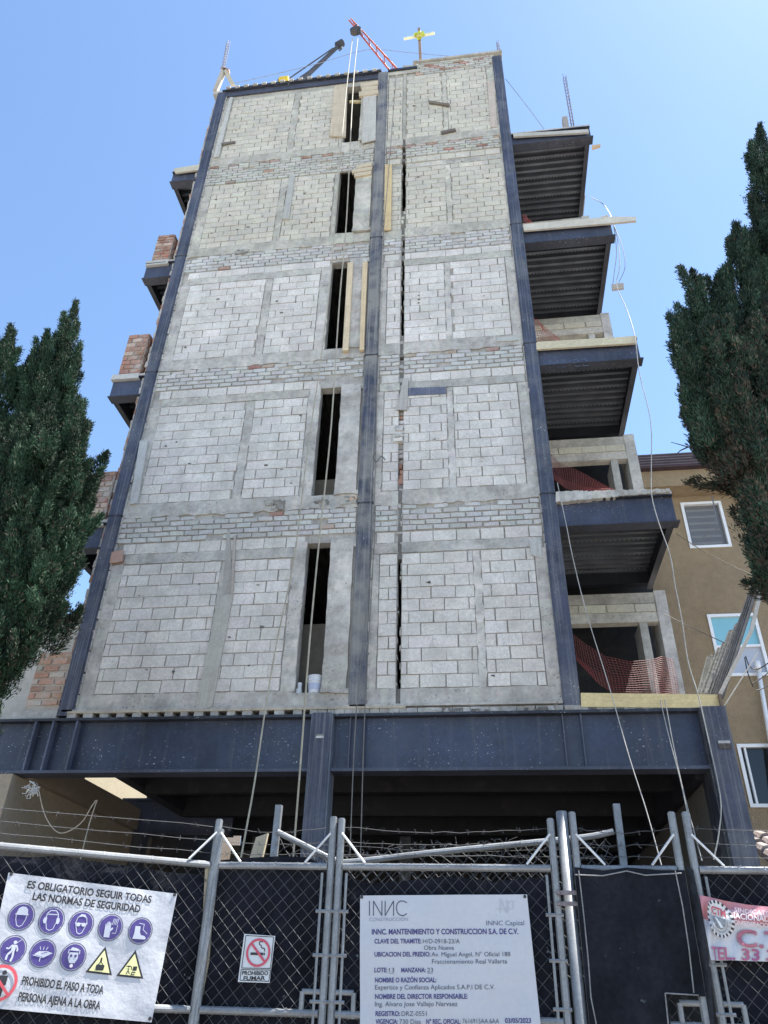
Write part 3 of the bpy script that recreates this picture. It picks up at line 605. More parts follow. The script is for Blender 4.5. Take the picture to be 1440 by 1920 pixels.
# debris guard of corrugated sheets leaning outward
dg = thing('debris_guard', tuple(at(1340, 1320, -.1)), 'tilted grey corrugated sheet debris guard beside the lowest right balcony', 'debris guard')
def sheet(name, base0, base1, tip0, tip1, col):
    m = MB(); B0, B1, T0, T1 = map(Vector, (base0, base1, tip0, tip1)); n = 4
    nn = (B1-B0).cross(T0-B0).normalized()*.03
    for i in range(n*4):
        u0, u1 = i/(n*4), (i+1)/(n*4)
        w0 = [0, 1, 1, 0][i % 4]; w1 = [0, 1, 1, 0][(i+1) % 4]
        m.face([B0.lerp(B1, u0)+nn*w0, B0.lerp(B1, u1)+nn*w1, T0.lerp(T1, u1)+nn*w1, T0.lerp(T1, u0)+nn*w0], vary(col, .2))
    return m.build(name, M['conc'], dg)
sheet('sheet', at(1306, 1300, .9), at(1352, 1305, .7), at(1325, 1235, 1.0), at(1352, 1220, .8), (.22, .215, .19))
sheet('sheet', at(1312, 1300, .6), at(1350, 1306, .45), at(1343, 1222, .75), at(1380, 1180, .55), (.21, .205, .185))
sheet('sheet', at(1325, 1302, .3), at(1348, 1308, .18), at(1364, 1190, .5), at(1412, 1140, .25), (.19, .185, .175))
sheet('sheet', at(1338, 1303, .15), at(1350, 1310, .05), at(1392, 1150, .3), at(1426, 1078, .1), (.15, .145, .145))
sheet('sheet', at(1344, 1303, .05), at(1356, 1312, -.05), at(1416, 1078, .1), at(1440, 1050, .0), (.17, .165, .165))
m = MB(); m.bar(at(1349, 1304, -.08), at(1408, 1185, -.3), (.03, 0, .01), (0, .02, 0), (.42, .41, .39)); m.bar(at(1408, 1185, -.3), at(1432, 1085, -.35), (.028, 0, .01), (0, .02, 0), (.46, .45, .43)); m.build('rail_board', M['woodv'], dg)
m = MB(); m.bar(at(1359, 1322, -.1), at(1421, 1224, -.25), (.02, 0, .015), (0, .02, 0), (.45, .45, .44)); m.build('strut', M['woodv'], dg)
m = MB(); m.bar(at(1348, 1302, -.09), at(1357, 1343, -.09), (.015, 0, 0), (0, .03, 0), (.16, .12, .09)); m.build('cleat', M['woodv'], dg)
m = MB(); m.tube(smoothpath([at(1243, 1150, 1.0), at(1300, 1178, .8), at(1358, 1205, .3)], 3), .006, (.06, .055, .05), n=5); m.build('tie_wire', M['cable'], dg)

# safety netting in the right openings
def netting(px_grid, Y0, Y1, label, col=(.12, .016, .018), du=25, dv=15, r=.0025):
    rows = [[at(px, py, Y0+(Y1-Y0)*(j/(len(row)-1))) for j, (px, py) in enumerate(row)] for row in px_grid]
    def P(u, v):
        fi = v*(len(rows)-1); i = min(int(fi), len(rows)-2); t = fi-i
        def row(rw):
            fj = u*(len(rw)-1); j = min(int(fj), len(rw)-2); return rw[j].lerp(rw[j+1], fj-j)
        p = row(rows[i]).lerp(row(rows[i+1]), t); p.y += .02*math.sin(u*9+v*4); return p
    m = MB()
    for i in range(du+1): m.tube([P(i/du, v/12) for v in range(13)], r, vary((.17, .065, .06), .25), n=4, cap=False)
    for j in range(dv+1): m.tube([P(u/16, j/dv) for u in range(17)], r*1.25, vary(col, .2), n=4, cap=False)
    return tag(m.build('safety_net', M['net']), label, 'net', 'orange safety nets')
netting([[(1073, 1188), (1100, 1208), (1135, 1232), (1180, 1240), (1222, 1236)], [(1076, 1225), (1110, 1255), (1150, 1270), (1190, 1270), (1226, 1268)], [(1082, 1240), (1120, 1280), (1155, 1300), (1192, 1303), (1230, 1303)]], .3, .9, 'red orange safety net sagging across the lowest balcony opening')
netting([[(1222, 1236), (1240, 1232), (1262, 1235)], [(1226, 1270), (1246, 1268), (1268, 1270)], [(1230, 1303), (1250, 1303), (1274, 1303)]], .9, 1.3, 'end of red orange net hanging before the lowest right concrete post', du=10, dv=20)
netting([[(1031, 850), (1050, 868), (1085, 885), (1120, 902), (1156, 919)], [(1034, 885), (1055, 900), (1085, 908), (1115, 915), (1150, 920)], [(1038, 900), (1060, 915), (1085, 920), (1110, 921), (1140, 921)]], .3, 1.0, 'red orange net sloping across the second balcony opening', du=30, dv=16)
netting([[(1001, 596), (1006, 600), (1015, 606)], [(1003, 615), (1020, 620), (1040, 630)], [(1005, 640), (1030, 640), (1052, 638)]], .3, .5, 'bright red net scrap behind the third balcony edge', (.36, .05, .04), du=10, dv=10)
netting([[(980, 402), (985, 404), (990, 408)], [(981, 410), (987, 412), (994, 414)], [(982, 420), (990, 420), (999, 418)]], .2, .4, 'small bright red net scrap on the second balcony from the top', (.36, .05, .04), du=7, dv=6)

# ================================================================ ROOF TOP THINGS
oc = thing('hoist_crane', tuple(at(742, 138, .35)), 'orange hoist boom leaning out over the roof edge', 'hoist')
B0, T0 = at(742, 136, .35), at(656, 36, -.45)
m = MB(); dx = (T0-B0).normalized(); sd = dx.cross(Vector((0, 1, 0))).normalized()
ORG_C = (.38, .075, .04)
for s_ in (-1, 1): m.tube([B0+sd*.10*s_, T0+sd*.035*s_], [.026, .018], vary(ORG_C, .1), n=8)
for i in range(6):
    t = i/6; a = B0.lerp(T0, t); m.tube([a+sd*.10*(1-.65*t), B0.lerp(T0, t+.15)-sd*.10*(1-.65*t)], .012, ORG_C, n=5)
m.build('boom', M['paint'], oc)
m = MB(); Pk = at(667, 58, -.36); m.tube([Pk+Vector((0, -.05, 0)), Pk+Vector((0, .05, 0))], .14, (.04, .04, .045), n=16); m.tube([Pk+Vector((-.04, -.02, -.14)), Pk+Vector((.03, -.02, .05))], .08, (.06, .055, .05), n=8); m.tube([Pk, at(668, 47, -.4)], .03, (.05, .05, .05), n=6); m.build('pulley', M['dark'], oc)
m = MB(); m.box(B0.x-.2, B0.x+.2, .25, .6, 20.37, 20.46, ORG_C); m.box(B0.x-.06, B0.x+.06, .3, .42, 20.46, B0.z+.12, ORG_C); m.build('base', M['paint'], oc)
bc_ = thing('davit_crane', tuple(at(562, 152, .8)), 'dark grey davit arm rising from the roof left of the orange boom', 'hoist')
m = MB(); A, B = at(560, 156, .8), at(637, 84, .5); m.tube([A, B], [.07, .05], (.05, .055, .07), n=8); m.build('arm', M['dark'], bc_)
m = MB(); m.tube([at(632, 86, .5), at(642, 80, .5)], .1, (.035, .035, .04), n=8); m.tube(smoothpath([at(638, 84, .5), at(641, 90, .5), at(636, 95, .5)]), .02, (.05, .05, .05), n=5); m.build('head', M['dark'], bc_)
m = MB(); m.tube([at(538, 150, .8), at(625, 90, .55)], .018, (.06, .06, .07), n=5); m.tube([at(552, 152, .8), at(600, 118, .7)], .012, (.06, .06, .07), n=5); m.build('stay_cable', M['cable'], bc_)
m = MB(); P = at(533, 151, .6); m.tube([P+Vector((-.12, 0, 0)), P+Vector((.12, 0, 0))], .10, (.50, .36, .03), n=14); m.tube([P+Vector((-.12, 0, 0)), P+Vector((-.16, 0, .02))], .06, (.2, .2, .2), n=8)
tag(m.build('winch', M['paint']), 'yellow winch drum on the roof edge', 'winch')
cx = thing('wooden_cross', tuple(at(788, 112, .3)), 'small cross wrapped in yellow cloth on the roof parapet', 'cross')
m = MB(); m.bar(at(788.5, 112, .3), at(785.5, 54, .3), (.035, 0, 0), (0, .03, 0), (.25, .17, .13)); m.build('post', M['woodv'], cx)
m = MB(); m.bar(at(757, 73, .27), at(815, 62, .27), (0, 0, .03), (0, .025, 0), (.66, .66, .45)); m.build('arm', M['woodh'], cx)
m = MB(); ctr = at(787, 67, .22)
for i in range(30):
    a = R(0, 6.28); r = R(0, .11); p = ctr+Vector((math.cos(a)*r, R(-.06, .02), math.sin(a)*r*1.2)); m.box(p.x-.045, p.x+.045, p.y-.02, p.y+.02, p.z-.035, p.z+.035, random.choice([(.42, .48, .03), (.36, .42, .03), (.44, .40, .14)]), .025)
m.build('yellow_wrap', M['paint'], cx)
def rebar(px0, px1, Y, label, n=4):
    m = MB(); a, b = at(*px0, Y), at(*px1, Y)
    for i in range(n):
        d = Vector((.05*(i % 2)-.025, .05*(i//2), 0)); m.tube([a+d, b+d+Vector((R(-.02, .02), 0, R(-.12, .05)))], .007, (.1, .1, .1), n=5)
    for q in range(int((b-a).length/.14)):
        p = a.lerp(b, q*.14/(b-a).length); m.tube([p+Vector((-.035, -.01, 0)), p+Vector((.035, -.01, 0)), p+Vector((.035, .06, 0)), p+Vector((-.035, .06, 0)), p+Vector((-.035, -.01, 0))], .004, (.1, .1, .1), n=4)
    return tag(m.build('rebar_cage', M['rust']), label, 'rebar', 'rebar cages on the roof')
rebar((418, 128), (428, 74), .2, 'thin rebar cage standing on the left roof corner')
rebar((937, 104), (932, 72), .2, 'short rebar cage on the right roof parapet')
rebar((1075, 240), (1057, 138), .6, 'tall rebar cage standing on the topmost right balcony')
m = MB()
m.bar(at(404, 172, .0), at(420, 132, .0), (.05, 0, 0), (0, .05, 0), (.40, .35, .28)); m.bar(at(437, 160, -.02), at(420, 128, -.02), (.05, 0, 0), (0, .03, 0), (.45, .39, .29)); m.box(*sorted((at(402, 170).x, at(436, 170).x)), -.03, .3, 20.32, 20.42, (.42, .40, .36), .01); m.bar(at(415, 130, 0), at(430, 134, 0), (0, 0, .04), (0, .05, 0), (.33, .2, .15))
tag(m.build('timber_prop', M['woodv']), 'tangle of timber props on the left roof corner', 'props')
m = MB(); m.box(*sorted((at(1056, 235, .6).x, at(1066, 235, .6).x)), .55, .7, 17.27, at(1061, 222, .6).z, (.34, .31, .28), .01); m.box(*sorted((at(1045, 240, .5).x, at(1080, 240, .5).x)), .4, .8, 17.27, 17.37, (.36, .35, .33), .012)
tag(m.build('concrete_stub', M['conc']), 'concrete stub on the topmost right balcony', 'stub')

# ================================================================ ROPES AND CABLES
def rope(name, pts, r, col, label, cat, n=5, sm=4, group=None):
    P = [at(p[0], p[1], p[2] if len(p) > 2 else -.3) for p in pts]
    m = MB(); m.tube(smoothpath(P, sm), r, col, n=n); return tag(m.build(name, M['cable']), label, cat, group)
BG = (.33, .30, .23)
rope('rope', [(671, 72, -.36), (662, 165, -.35), (650, 410, -.34), (637, 560, -.33), (621, 800, -.32), (600, 1000, -.3), (581, 1200, -.3), (566, 1400, -.3), (550, 1606, -.3)], .0125, BG, 'beige hoist rope hanging in front of the stair windows', 'rope')
rope('rope', [(661, 72, -.36), (650, 165, -.35), (635, 330, -.34), (620, 520, -.33), (598, 700, -.3), (576, 850, -.3), (553, 1040, -.28), (520, 1200, -.26), (497, 1335, -.25), (477, 1470, -.4), (452, 1608, -.6)], .0115, BG, 'beige hoist rope slanting left of the stair windows', 'rope')
rope('steel_cable', [(743, 140, -.1), (728, 330, -.12), (716, 480, -.1), (708, 700, -.1), (701, 960, -.1), (690, 1120, -.12), (668, 1335, -.14), (656, 1606, -.2)], .007, (.14, .13, .12), 'thin dark cable along the centre column, the left of two', 'cable', group='dark cables')
rope('steel_cable', [(704, 960, -.1), (697, 1100, -.12), (684, 1335, -.14), (676, 1606, -.2)], .007, (.14, .13, .12), 'thin dark cable along the centre column, the right of two', 'cable', group='dark cables')
rope('cable', [(704, 848, -.1), (700, 858, -.12), (706, 866, -.12), (712, 858, -.1), (716, 856, -.13), (722, 862, -.16)], .009, (.10, .10, .09), 'small dark cable coil at the centre column on the second storey', 'cable')
WC = (.27, .27, .26)
rope('electric_cable', [(1148, 415, .2), (1158, 450, .2), (1162, 500, .2), (1156, 535, .2), (1175, 580, .2), (1190, 630, -.1), (1199, 700, -.1), (1220, 790, -.1), (1221, 880, -.1), (1222, 930, -.14), (1235, 980, -.14), (1256, 1040, -.12), (1266, 1100, -.12), (1278, 1160, -.12), (1290, 1240, -.12), (1308, 1300, -.14), (1322, 1360, -.18), (1350, 1490, -.2), (1348, 1560, -.25), (1338, 1612, -.3)], .0075, WC, 'long pale electric cable running down the right balconies', 'cable')
rope('electric_cable', [(1108, 370, .6), (1130, 382, .5), (1143, 400, .3), (1150, 418, .2)], .007, (.12, .12, .12), 'dark cable curving from the topmost right balcony', 'cable')
rope('electric_cable', [(1150, 420, .2), (1166, 460, .2), (1172, 500, .2), (1160, 530, .2)], .006, (.15, .15, .15), 'right strand of a dark cable loop beside the second right balcony', 'cable')
rope('electric_cable', [(1150, 420, .2), (1156, 470, .2), (1152, 510, .2), (1149, 533, .2)], .006, (.15, .15, .15), 'left strand of a dark cable loop beside the second right balcony', 'cable')
rope('steel_cable', [(1045, 905, -.1), (1062, 985, -.12), (1075, 1050, -.12), (1100, 1150, -.12), (1143, 1290, -.16), (1180, 1420, -.25), (1212, 1520, -.35), (1240, 1622, -.5)], .006, (.36, .35, .33), 'thin grey wire slanting from the second right balcony to the gate', 'cable')
rope('steel_cable', [(1238, 1312, -.12), (1255, 1385, -.15), (1275, 1460, -.2), (1292, 1540, -.3), (1306, 1612, -.4)], .006, WC, 'left strand of pale twin wires hanging from the pine edge board', 'cable')
rope('steel_cable', [(1247, 1312, -.12), (1262, 1395, -.15), (1283, 1490, -.2), (1316, 1614, -.4)], .006, WC, 'right strand of pale twin wires hanging from the pine edge board', 'cable')
rope('steel_cable', [(440, 156, .2), (520, 138, .4), (600, 118, .6), (690, 93, 1), (760, 98, 1), (850, 106, .8)], .008, (.2, .22, .25), 'thin wire strung across the roof between the hoists', 'cable')
rope('steel_cable', [(948, 148, .1), (985, 195, .3), (1020, 242, .6)], .007, (.2, .22, .25), 'guy wire from the roof corner to the topmost right balcony', 'cable')
rope('steel_cable', [(1268, 1000, .0), (1330, 1040, .8), (1425, 1085, 1.2)], .006, (.16, .14, .11), 'thin dark wire across the brown house wall', 'cable')
rope('cable', [(72, 1478, -.2), (85, 1530, -.2), (112, 1562, -.2), (150, 1545, -.2), (170, 1515, -.2), (180, 1500, -.2)], .006, (.40, .34, .27), 'slack pale cord looped under the left end of the girder', 'cord')
rope('cable', [(182, 1500, -.2), (166, 1550, -.2), (150, 1615, -.3)], .007, (.34, .30, .24), 'short pale cord hanging beside the slack loop', 'cord')
m = MB()
for i in range(26):
    p = at(52+R(0, 18), 1466+R(0, 22), -.2); m.tube([p, p+Vector((R(-.06, .06), R(-.04, .04), R(-.08, .05))), p+Vector((R(-.08, .08), R(-.04, .04), R(-.1, .02)))], .006, vary((.55, .55, .53), .1), n=4)
tag(m.build('cord_bundle', M['cable']), 'knotted bundle of white cord under the left end of the girder', 'cord')

# ================================================================ FENCE
YF = -4.1
GB = 1.64                  # lower rail height
class Pl:                  # a vertical plane carrying one fence panel
    def __init__(s, A, B):
        s.A = Vector((A[0], A[1], 0)); d = Vector((B[0]-A[0], B[1]-A[1], 0)); s.W = d.length; s.u = d.normalized(); s.n = Vector((s.u.y, -s.u.x, 0))
    def p(s, u, z, o=0): return s.A + s.u*u + s.n*o + Vector((0, 0, z))
    def px(s, x, y, o=0):  # sight line to the plane shifted o towards the street
        d = Vector(ray(x, y)); q = s.A + s.n*o; t = (q-Vector(CAM)).dot(s.n)/d.dot(s.n); return Vector(CAM)+d*t
    def uz(s, x, y):
        q = s.px(x, y); return (q-s.A).dot(s.u), q.z
L0 = atz(0, 1590, 2.43); L1 = at(405, 1628, YF)
dl = (Vector(L1)-Vector(L0)).normalized(); Lfar = Vector(L0)-dl*2.2
PLl = Pl(Lfar, L1); PF = Pl((-.80, YF), (2.3, YF)); PRr = Pl((2.3, YF), (6, YF+.06))
def chain(mb, P, u0, u1, z0, z1, o=0, d=.086, r=.0017, sag=0):
    W, Hh = u1-u0, z1-z0; n = int((W+Hh)/d)+2
    for sgn in (1, -1):
        for i in range(-1, n+1):
            c = i*d; pts = []
            # u - u0 = c - t (or mirrored), z - z0 = t
            t0, t1 = max(0, c-W), min(Hh, c)
            if t1-t0 < .01: continue
            k = max(1, int((t1-t0)/.5))
            for q in range(k+1):
                t = t0+(t1-t0)*q/k; u = c-t; u = u0+u if sgn > 0 else u1-u
                pts.append(P.p(u, z0+t - sag*math.sin(math.pi*(u-u0)/W)*(t/Hh), o+.004*sgn+.008*math.sin(u*7+t*5)))
            mb.tube(pts, r, (.3, .3, .32), n=4, cap=False)
def barbed(mb, P, u0, u1, z, sag=.02, o=0):
    pts = [P.p(u0+(u1-u0)*i/14, z-sag*math.sin(math.pi*i/14)+R(-.006, .006), o) for i in range(15)]; mb.tube(pts, .0018, (.2, .2, .2), n=4)
    for i in range(int((u1-u0)/.11)):
        p = P.p(u0+.06+i*.11, z-sag*math.sin(math.pi*(.06+i*.11)/(u1-u0)), o)
        for _ in range(2): mb.tube([p+Vector((R(-.02, .02), R(-.01, .01), -.016)), p+Vector((R(-.02, .02), R(-.01, .01), .016))], .0013, (.2, .2, .2), n=3)
def leaf_gate(name, P, u0, u1, label, top=2.74, rail=2.44, zbase=.05, rods=(True, True), brace=(True, True), latch=(False, True), mesh=True, cat='gate', low=GB, posts=(True, True), ptop=None):
    root = thing(name, tuple(P.p((u0+u1)/2, zbase)), label, cat)
    pr = .024
    for i, u in enumerate((u0, u1)):
        if not posts[i]: continue
        t = ptop[i] if ptop else top
        m = MB(); m.tube([P.p(u, zbase), P.p(u, t)], pr, n=10); m.tube([P.p(u, t), P.p(u, t+.006)], pr*.8, n=10)
        for z in np.arange(rail+.07, t, .07): m.tube([P.p(u, z, pr-.002), P.p(u, z, pr+.004)], .006, n=5)
        m.build('post', M['galv'], root, smooth=False)
    e = pr
    for z in (rail, low):
        m = MB(); m.tube([P.p(u0+e, z), P.p(u1-e, z)], .022, n=10)
        for q in np.arange(u0+.1, u1-.05, .15): m.tube([P.p(q, z, 0), P.p(q+.008, z, 0)], .0245, n=8)
        m.build('rail', M['galv'], root)
    m = MB(); m.tube([P.p(u0+e, zbase+.05), P.p(u1-e, zbase+.05)], .022, n=10); m.build('rail', M['galv'], root)
    for i, (u, s_) in enumerate(((u0, 1), (u1, -1))):
        if brace[i]:
            m = MB(); m.tube([P.p(u+s_*.01, rail+.20, .02), P.p(u+s_*.17, rail+.02, .02)], .0075, (.6, .6, .6), n=8); m.build('brace', M['galv_light'], root)
        if rods[i]:
            m = MB(); uu = u+s_*.052; m.tube([P.p(uu, zbase+.1, .012), P.p(uu, rail-.04, .012)], .009, n=6)
            for z in np.arange(low+.06, rail-.05, .24): m.tube([P.p(u-s_*.03, z, .014), P.p(uu+s_*.025, z, .014)], .011, n=6)
            m.build('tension_bar', M['galv'], root)
    for i, (u, s_) in enumerate(((u0, 1), (u1, -1))):
        if latch[i]:
            m = MB(); q = .014
            for (a, b) in ((P.p(u+s_*.02, low+.11), P.p(u+s_*.13, low+.11)), (P.p(u+s_*.13, low+.11), P.p(u+s_*.13, low-.02))): m.tube([a, b], .016, n=8)
            m.build('latch_guard', M['galv'], root)
    m = MB()
    if mesh: chain(m, P, u0+.03, u1-.03, zbase+.06, rail-.02)
    if mesh: m.build('chain_link_mesh', M['wire'], root)
    m = MB()
    for i, z in enumerate((rail+.07, rail+.15, rail+.24)): barbed(m, P, u0, u1, z, sag=[.0, .015, .03][i])
    m.build('barbed_wire', M['wire'], root)
    return root
uA = lambda x: x - PF.A.x
leaf_gate('fence_panel', PLl, .0, PLl.W-.02, 'chain link fence panel on the left carrying the safety banner', brace=(False, True), rods=(False, False), latch=(False, False), cat='fence', top=2.72)
leaf_gate('gate_leaf', PF, uA(-.745), uA(.03), 'chain link gate leaf carrying the no smoking sign', rods=(False, True), latch=(False, True), top=2.70, ptop=(2.66, 2.74))
leaf_gate('gate_leaf', PF, uA(.085), uA(1.455), 'wide chain link gate leaf carrying the permit banner', latch=(True, False), top=2.73)
leaf_gate('pedestrian_gate', PF, uA(1.595), uA(2.215), 'narrow pedestrian gate covered by a black sheet', latch=(False, True), rods=(False, False), top=2.77)
leaf_gate('fence_panel', PRr, .0, 3.2, 'chain link fence panel on the right carrying the red and white banner', brace=(True, False), rods=(True, False), latch=(True, False), cat='fence', top=2.77, posts=(True, True))
m = MB(); m.tube([(1.53, YF+.005, 0), (1.53, YF+.005, 2.775)], .036, n=18); m.tube([(1.53, YF+.005, 2.775), (1.53, YF+.005, 2.78)], .032, n=18)
gpst = tag(m.build('gate_post', M['galv'], smooth=True), 'thick galvanised post between the wide gate leaf and the pedestrian gate', 'post')
m = MB()
for z in (2.30, 2.24): m.bar((1.45, YF-.04, z), (1.62, YF-.04, z), (0, .004, 0), (0, 0, .012), (.12, .07, .05)); m.tube([(1.46, YF-.03, z), (1.46, YF-.06, z)], .012, (.1, .1, .1), n=6)
tag(m.build('hinge_strap', M['rust']), 'rusty hinge straps around the thick gate post', 'hinge')
m = MB(); P4 = [PLl.px(x, y, -.012) for x, y in ((385, 1618), (404, 1616), (392, 1800), (372, 1905), (355, 1905), (378, 1760))]; m.prism(P4, (0, .012, 0), (.30, .26, .19)); tag(m.build('plank', V), 'tan board standing behind the post left of the no smoking gate', 'plank')

# black shade cloth behind the mesh
def cloth(P, pxs, zb, o, label, fold=.012, col=(.009, .010, .015), name='shade_cloth', cut=None):
    m = MB(); top = [P.uz(x, y) for x, y in pxs]; us = np.linspace(top[0][0], top[-1][0], 44); zs = np.interp(us, [t[0] for t in top], [t[1] for t in top])
    nz = 18; G = [[P.p(u, zt+(zb-zt)*j/nz, o+fold*math.sin(u*11+j*.7)+fold*.6*math.sin(u*23-j*1.3)) for j in range(nz+1)] for u, zt in zip(us, zs)]
    for i in range(len(us)-1):
        for j in range(nz):
            if cut and us[i] > cut[0]-.02 and G[i][j].z < cut[1]+.04 and G[i][j].z > cut[1]-.6: continue
            m.face([G[i][j+1], G[i+1][j+1], G[i+1][j], G[i][j]], col)
    return tag(m.build(name, M['cloth'], smooth=True), label, 'screen', 'black screens on the fence')
cloth(PLl, [(-60, 1600), (60, 1606), (125, 1603), (170, 1612), (240, 1622), (330, 1635), (404, 1640)], .1, -.04, 'black shade cloth sagging behind the left fence panel')
cloth(PF, [(404, 1612), (440, 1608), (520, 1602), (575, 1606), (600, 1618), (622, 1618)], .1, -.05, 'black shade cloth rising over the rail behind the no smoking gate')
cloth(PF, [(640, 1640), (700, 1655), (760, 1650), (840, 1640), (930, 1652), (1034, 1640)], .1, -.04, 'black shade cloth behind the wide gate leaf')
cloth(PRr, [(1312, 1630), (1440, 1634), (1700, 1640)], .1, -.04, 'black shade cloth behind the right fence panel')
c_ped = cloth(PF, [(1075, 1628), (1130, 1635), (1175, 1628), (1230, 1634), (1280, 1634)], .1, .052, 'black sheet with a pale hem stretched over the pedestrian gate', fold=.008, col=(.010, .0115, .016), cut=(PF.uz(1250, 1868)))
m = MB()
for pts in ([(1078, 1640), (1130, 1642), (1175, 1633), (1210, 1641), (1278, 1637)], [(1085, 1632), (1095, 1720), (1103, 1800), (1108, 1870), (1118, 1920)], [(1266, 1632), (1280, 1700), (1292, 1780), (1301, 1862)], [(1247, 1862), (1310, 1866)], [(1247, 1862), (1253, 1920)]):
    m.tube([PF.px(x, y, .070) for x, y in pts], .0035, (.20, .20, .20), n=4)
m.build('hem', M['cable'], c_ped)
m = MB()
for (u, zt) in ((1.62, 2.44),): pass
us = [PF.px(1283, 1618, .02), PF.px(1300, 1632, .03), PF.px(1318, 1720, .06), PF.px(1332, 1830, .05), PF.px(1340, 1925, .04)]; vs = [PF.px(1286, 1622, .01), PF.px(1290, 1650, .0), PF.px(1300, 1730, .0), PF.px(1318, 1840, .0), PF.px(1325, 1925, .0)]
for i in range(4): m.face([vs[i+1], us[i+1], us[i], vs[i]], (.035, .038, .045))
tag(m.build('cloth_flap', M['cloth'], smooth=True), 'loose black cloth flap between the pedestrian gate and the right fence', 'screen')

# inner sagging fence behind the gates
YI = -3.2; PI_ = Pl((-.6, YI), (3, YI))
inf = thing('inner_fence', (.8, YI, 0), 'old sagging chain link fence standing behind the gates', 'fence')
for (a, b) in (((519, 1510), (512, 1606)), ((1150, 1508), (1163, 1625))):
    A = PI_.px(*a); m = MB(); m.bar((A.x, YI, .5), (A.x+.02, YI, A.z), (.025, 0, 0), (0, .025, 0), (.5, .5, .5)); m.build('post', M['galv'], inf)
m = MB(); m.tube(smoothpath([PI_.px(x, y, .03) for x, y in ((520, 1560), (570, 1585), (625, 1612), (660, 1616), (800, 1600), (920, 1588), (1040, 1576), (1110, 1568), (1150, 1559))]), .022, n=9); m.build('rail', M['galv'], inf)
m = MB(); tp_ = [PI_.uz(x, y) for x, y in ((520, 1570), (600, 1605), (660, 1600), (760, 1590), (900, 1580), (1040, 1585), (1150, 1570))]
U = np.linspace(tp_[0][0], tp_[-1][0], 200); 
def ztop(u): return float(np.interp(u, [t[0] for t in tp_], [t[1] for t in tp_]))
u0i, u1i = tp_[0][0], tp_[-1][0]; d = .085
for sgn in (1, -1):
    u = u0i-1.2
    while u < u1i+1.2:
        pts = []
        for q in range(16):
            t = q*.06; uu = u+sgn*t
            if not (u0i < uu < u1i): continue
            z = ztop(uu)-.9+t
            if z <= ztop(uu)+.02: pts.append(PI_.p(uu+.012*math.sin(q*2.1), z, .012*math.sin(uu*9)))
        if len(pts) > 1: m.tube(pts, .0028, (.3, .3, .3), n=4, cap=False)
        u += d
for i in range(42):
    u = R(u0i+.2, u1i-.1); p = PI_.p(u, ztop(u)+R(-.02, .01)); m.tube(smoothpath([p, p+Vector((R(-.03, .03), R(-.02, .02), R(.01, .04))), p+Vector((R(-.05, .05), 0, R(.0, .06)))], 3), .0022, (.3, .3, .3), n=3)
m.build('chain_link_mesh', M['wire'], inf)
m = MB(); barbed(m, PI_, .35, u1i, 2.72, .04); barbed(m, PI_, .3, u1i, 2.63, -.02); m.build('barbed_wire', M['wire'], inf)
plank('plank', [(480, 1570), (502, 1562), (490, 1615), (466, 1615)], -2.6, .04, (.40, .33, .24), V, 'tan board propped behind the no smoking gate')

# ================================================================ BANNERS
def text_mesh(body, bold):
    cu = bpy.data.curves.new('lettering', 'FONT'); cu.body = body; cu.resolution_u = 3
    if bold: cu.offset = .026
    ob = bpy.data.objects.new('lettering', cu); COL.objects.link(ob)
    dg_ = bpy.context.evaluated_depsgraph_get(); me = bpy.data.meshes.new_from_object(ob.evaluated_get(dg_))
    V_ = [v.co.copy() for v in me.vertices]; F_ = [tuple(p.vertices) for p in me.polygons]
    bpy.data.objects.remove(ob); bpy.data.curves.remove(cu); bpy.data.meshes.remove(me); return V_, F_
def text(mb, P, body, a, b, cap, col, o, bold=True, hook=None):
    V_, F_ = text_mesh(body, bold); x0 = min(v.x for v in V_); x1 = max(v.x for v in V_)
    A, B, T = P.px(*a, o), P.px(*b, o), P.px(a[0], a[1]-cap, o); hh = T.z-A.z; cap_h = .70
    n = len(mb.v)
    for v in V_:
        t = (v.x-x0)/(x1-x0); q = A.lerp(B, t) + Vector((0, 0, hh*v.y/cap_h)); mb.v.append(tuple(q))
    for f in F_: mb.f.append(tuple(n+i for i in f)); mb.c.append(col)
def poly(mb, P, c, r, pts, col, o):       # pts in units of r around pixel centre c, on plane P
    C = P.px(*c, o)
    Q = [C + P.u*(x*r) + Vector((0, 0, y*r)) for x, y in pts]; mb.face(Q, col)
def circ(r=1, n=36): return [(r*math.cos(2*math.pi*i/n), r*math.sin(2*math.pi*i/n)) for i in range(n)]
def ring(mb, P, c, r, r0, r1, col, o, n=36, a0=0, a1=360):
    C = P.px(*c, o); pt = lambda a, q: C + P.u*(q*r*math.cos(a)) + Vector((0, 0, q*r*math.sin(a)))
    for i in range(n):
        s0, s1 = math.radians(a0+(a1-a0)*i/n), math.radians(a0+(a1-a0)*(i+1)/n)
        mb.face([pt(s0, r0), pt(s0, r1), pt(s1, r1), pt(s1, r0)], col)
def stroke(mb, P, c, r, pts, w, col, o):
    C = P.px(*c, o); Q = [C + P.u*(x*r) + Vector((0, 0, y*r)) for x, y in pts]
    for a, b in zip(Q, Q[1:]):
        d_ = (b-a); s_ = d_.cross(P.n); s_.normalize(); s_ *= w*r/2; mb.face([a-s_, b-s_, b+s_, a+s_], col)
INK = (.02, .02, .025); PUR = (.06, .042, .18); WH = (.40, .41, .445); PINK = (.55, .10, .13)
def sheet_banner(name, P, pxs, o, col, label, cat, mt=None):
    m = MB(); q = [P.px(x, y, o) for x, y in pxs]; m.prism(q, -P.n*.003, col); return tag(m.build(name, mt or M['vinyl']), label, cat)
def wr(u, z): return .0022*math.sin(u*15+z*9)+.0028*math.sin(u*7-z*13+1)+.0012*math.sin(z*31+u*11)*math.sin(u*5)
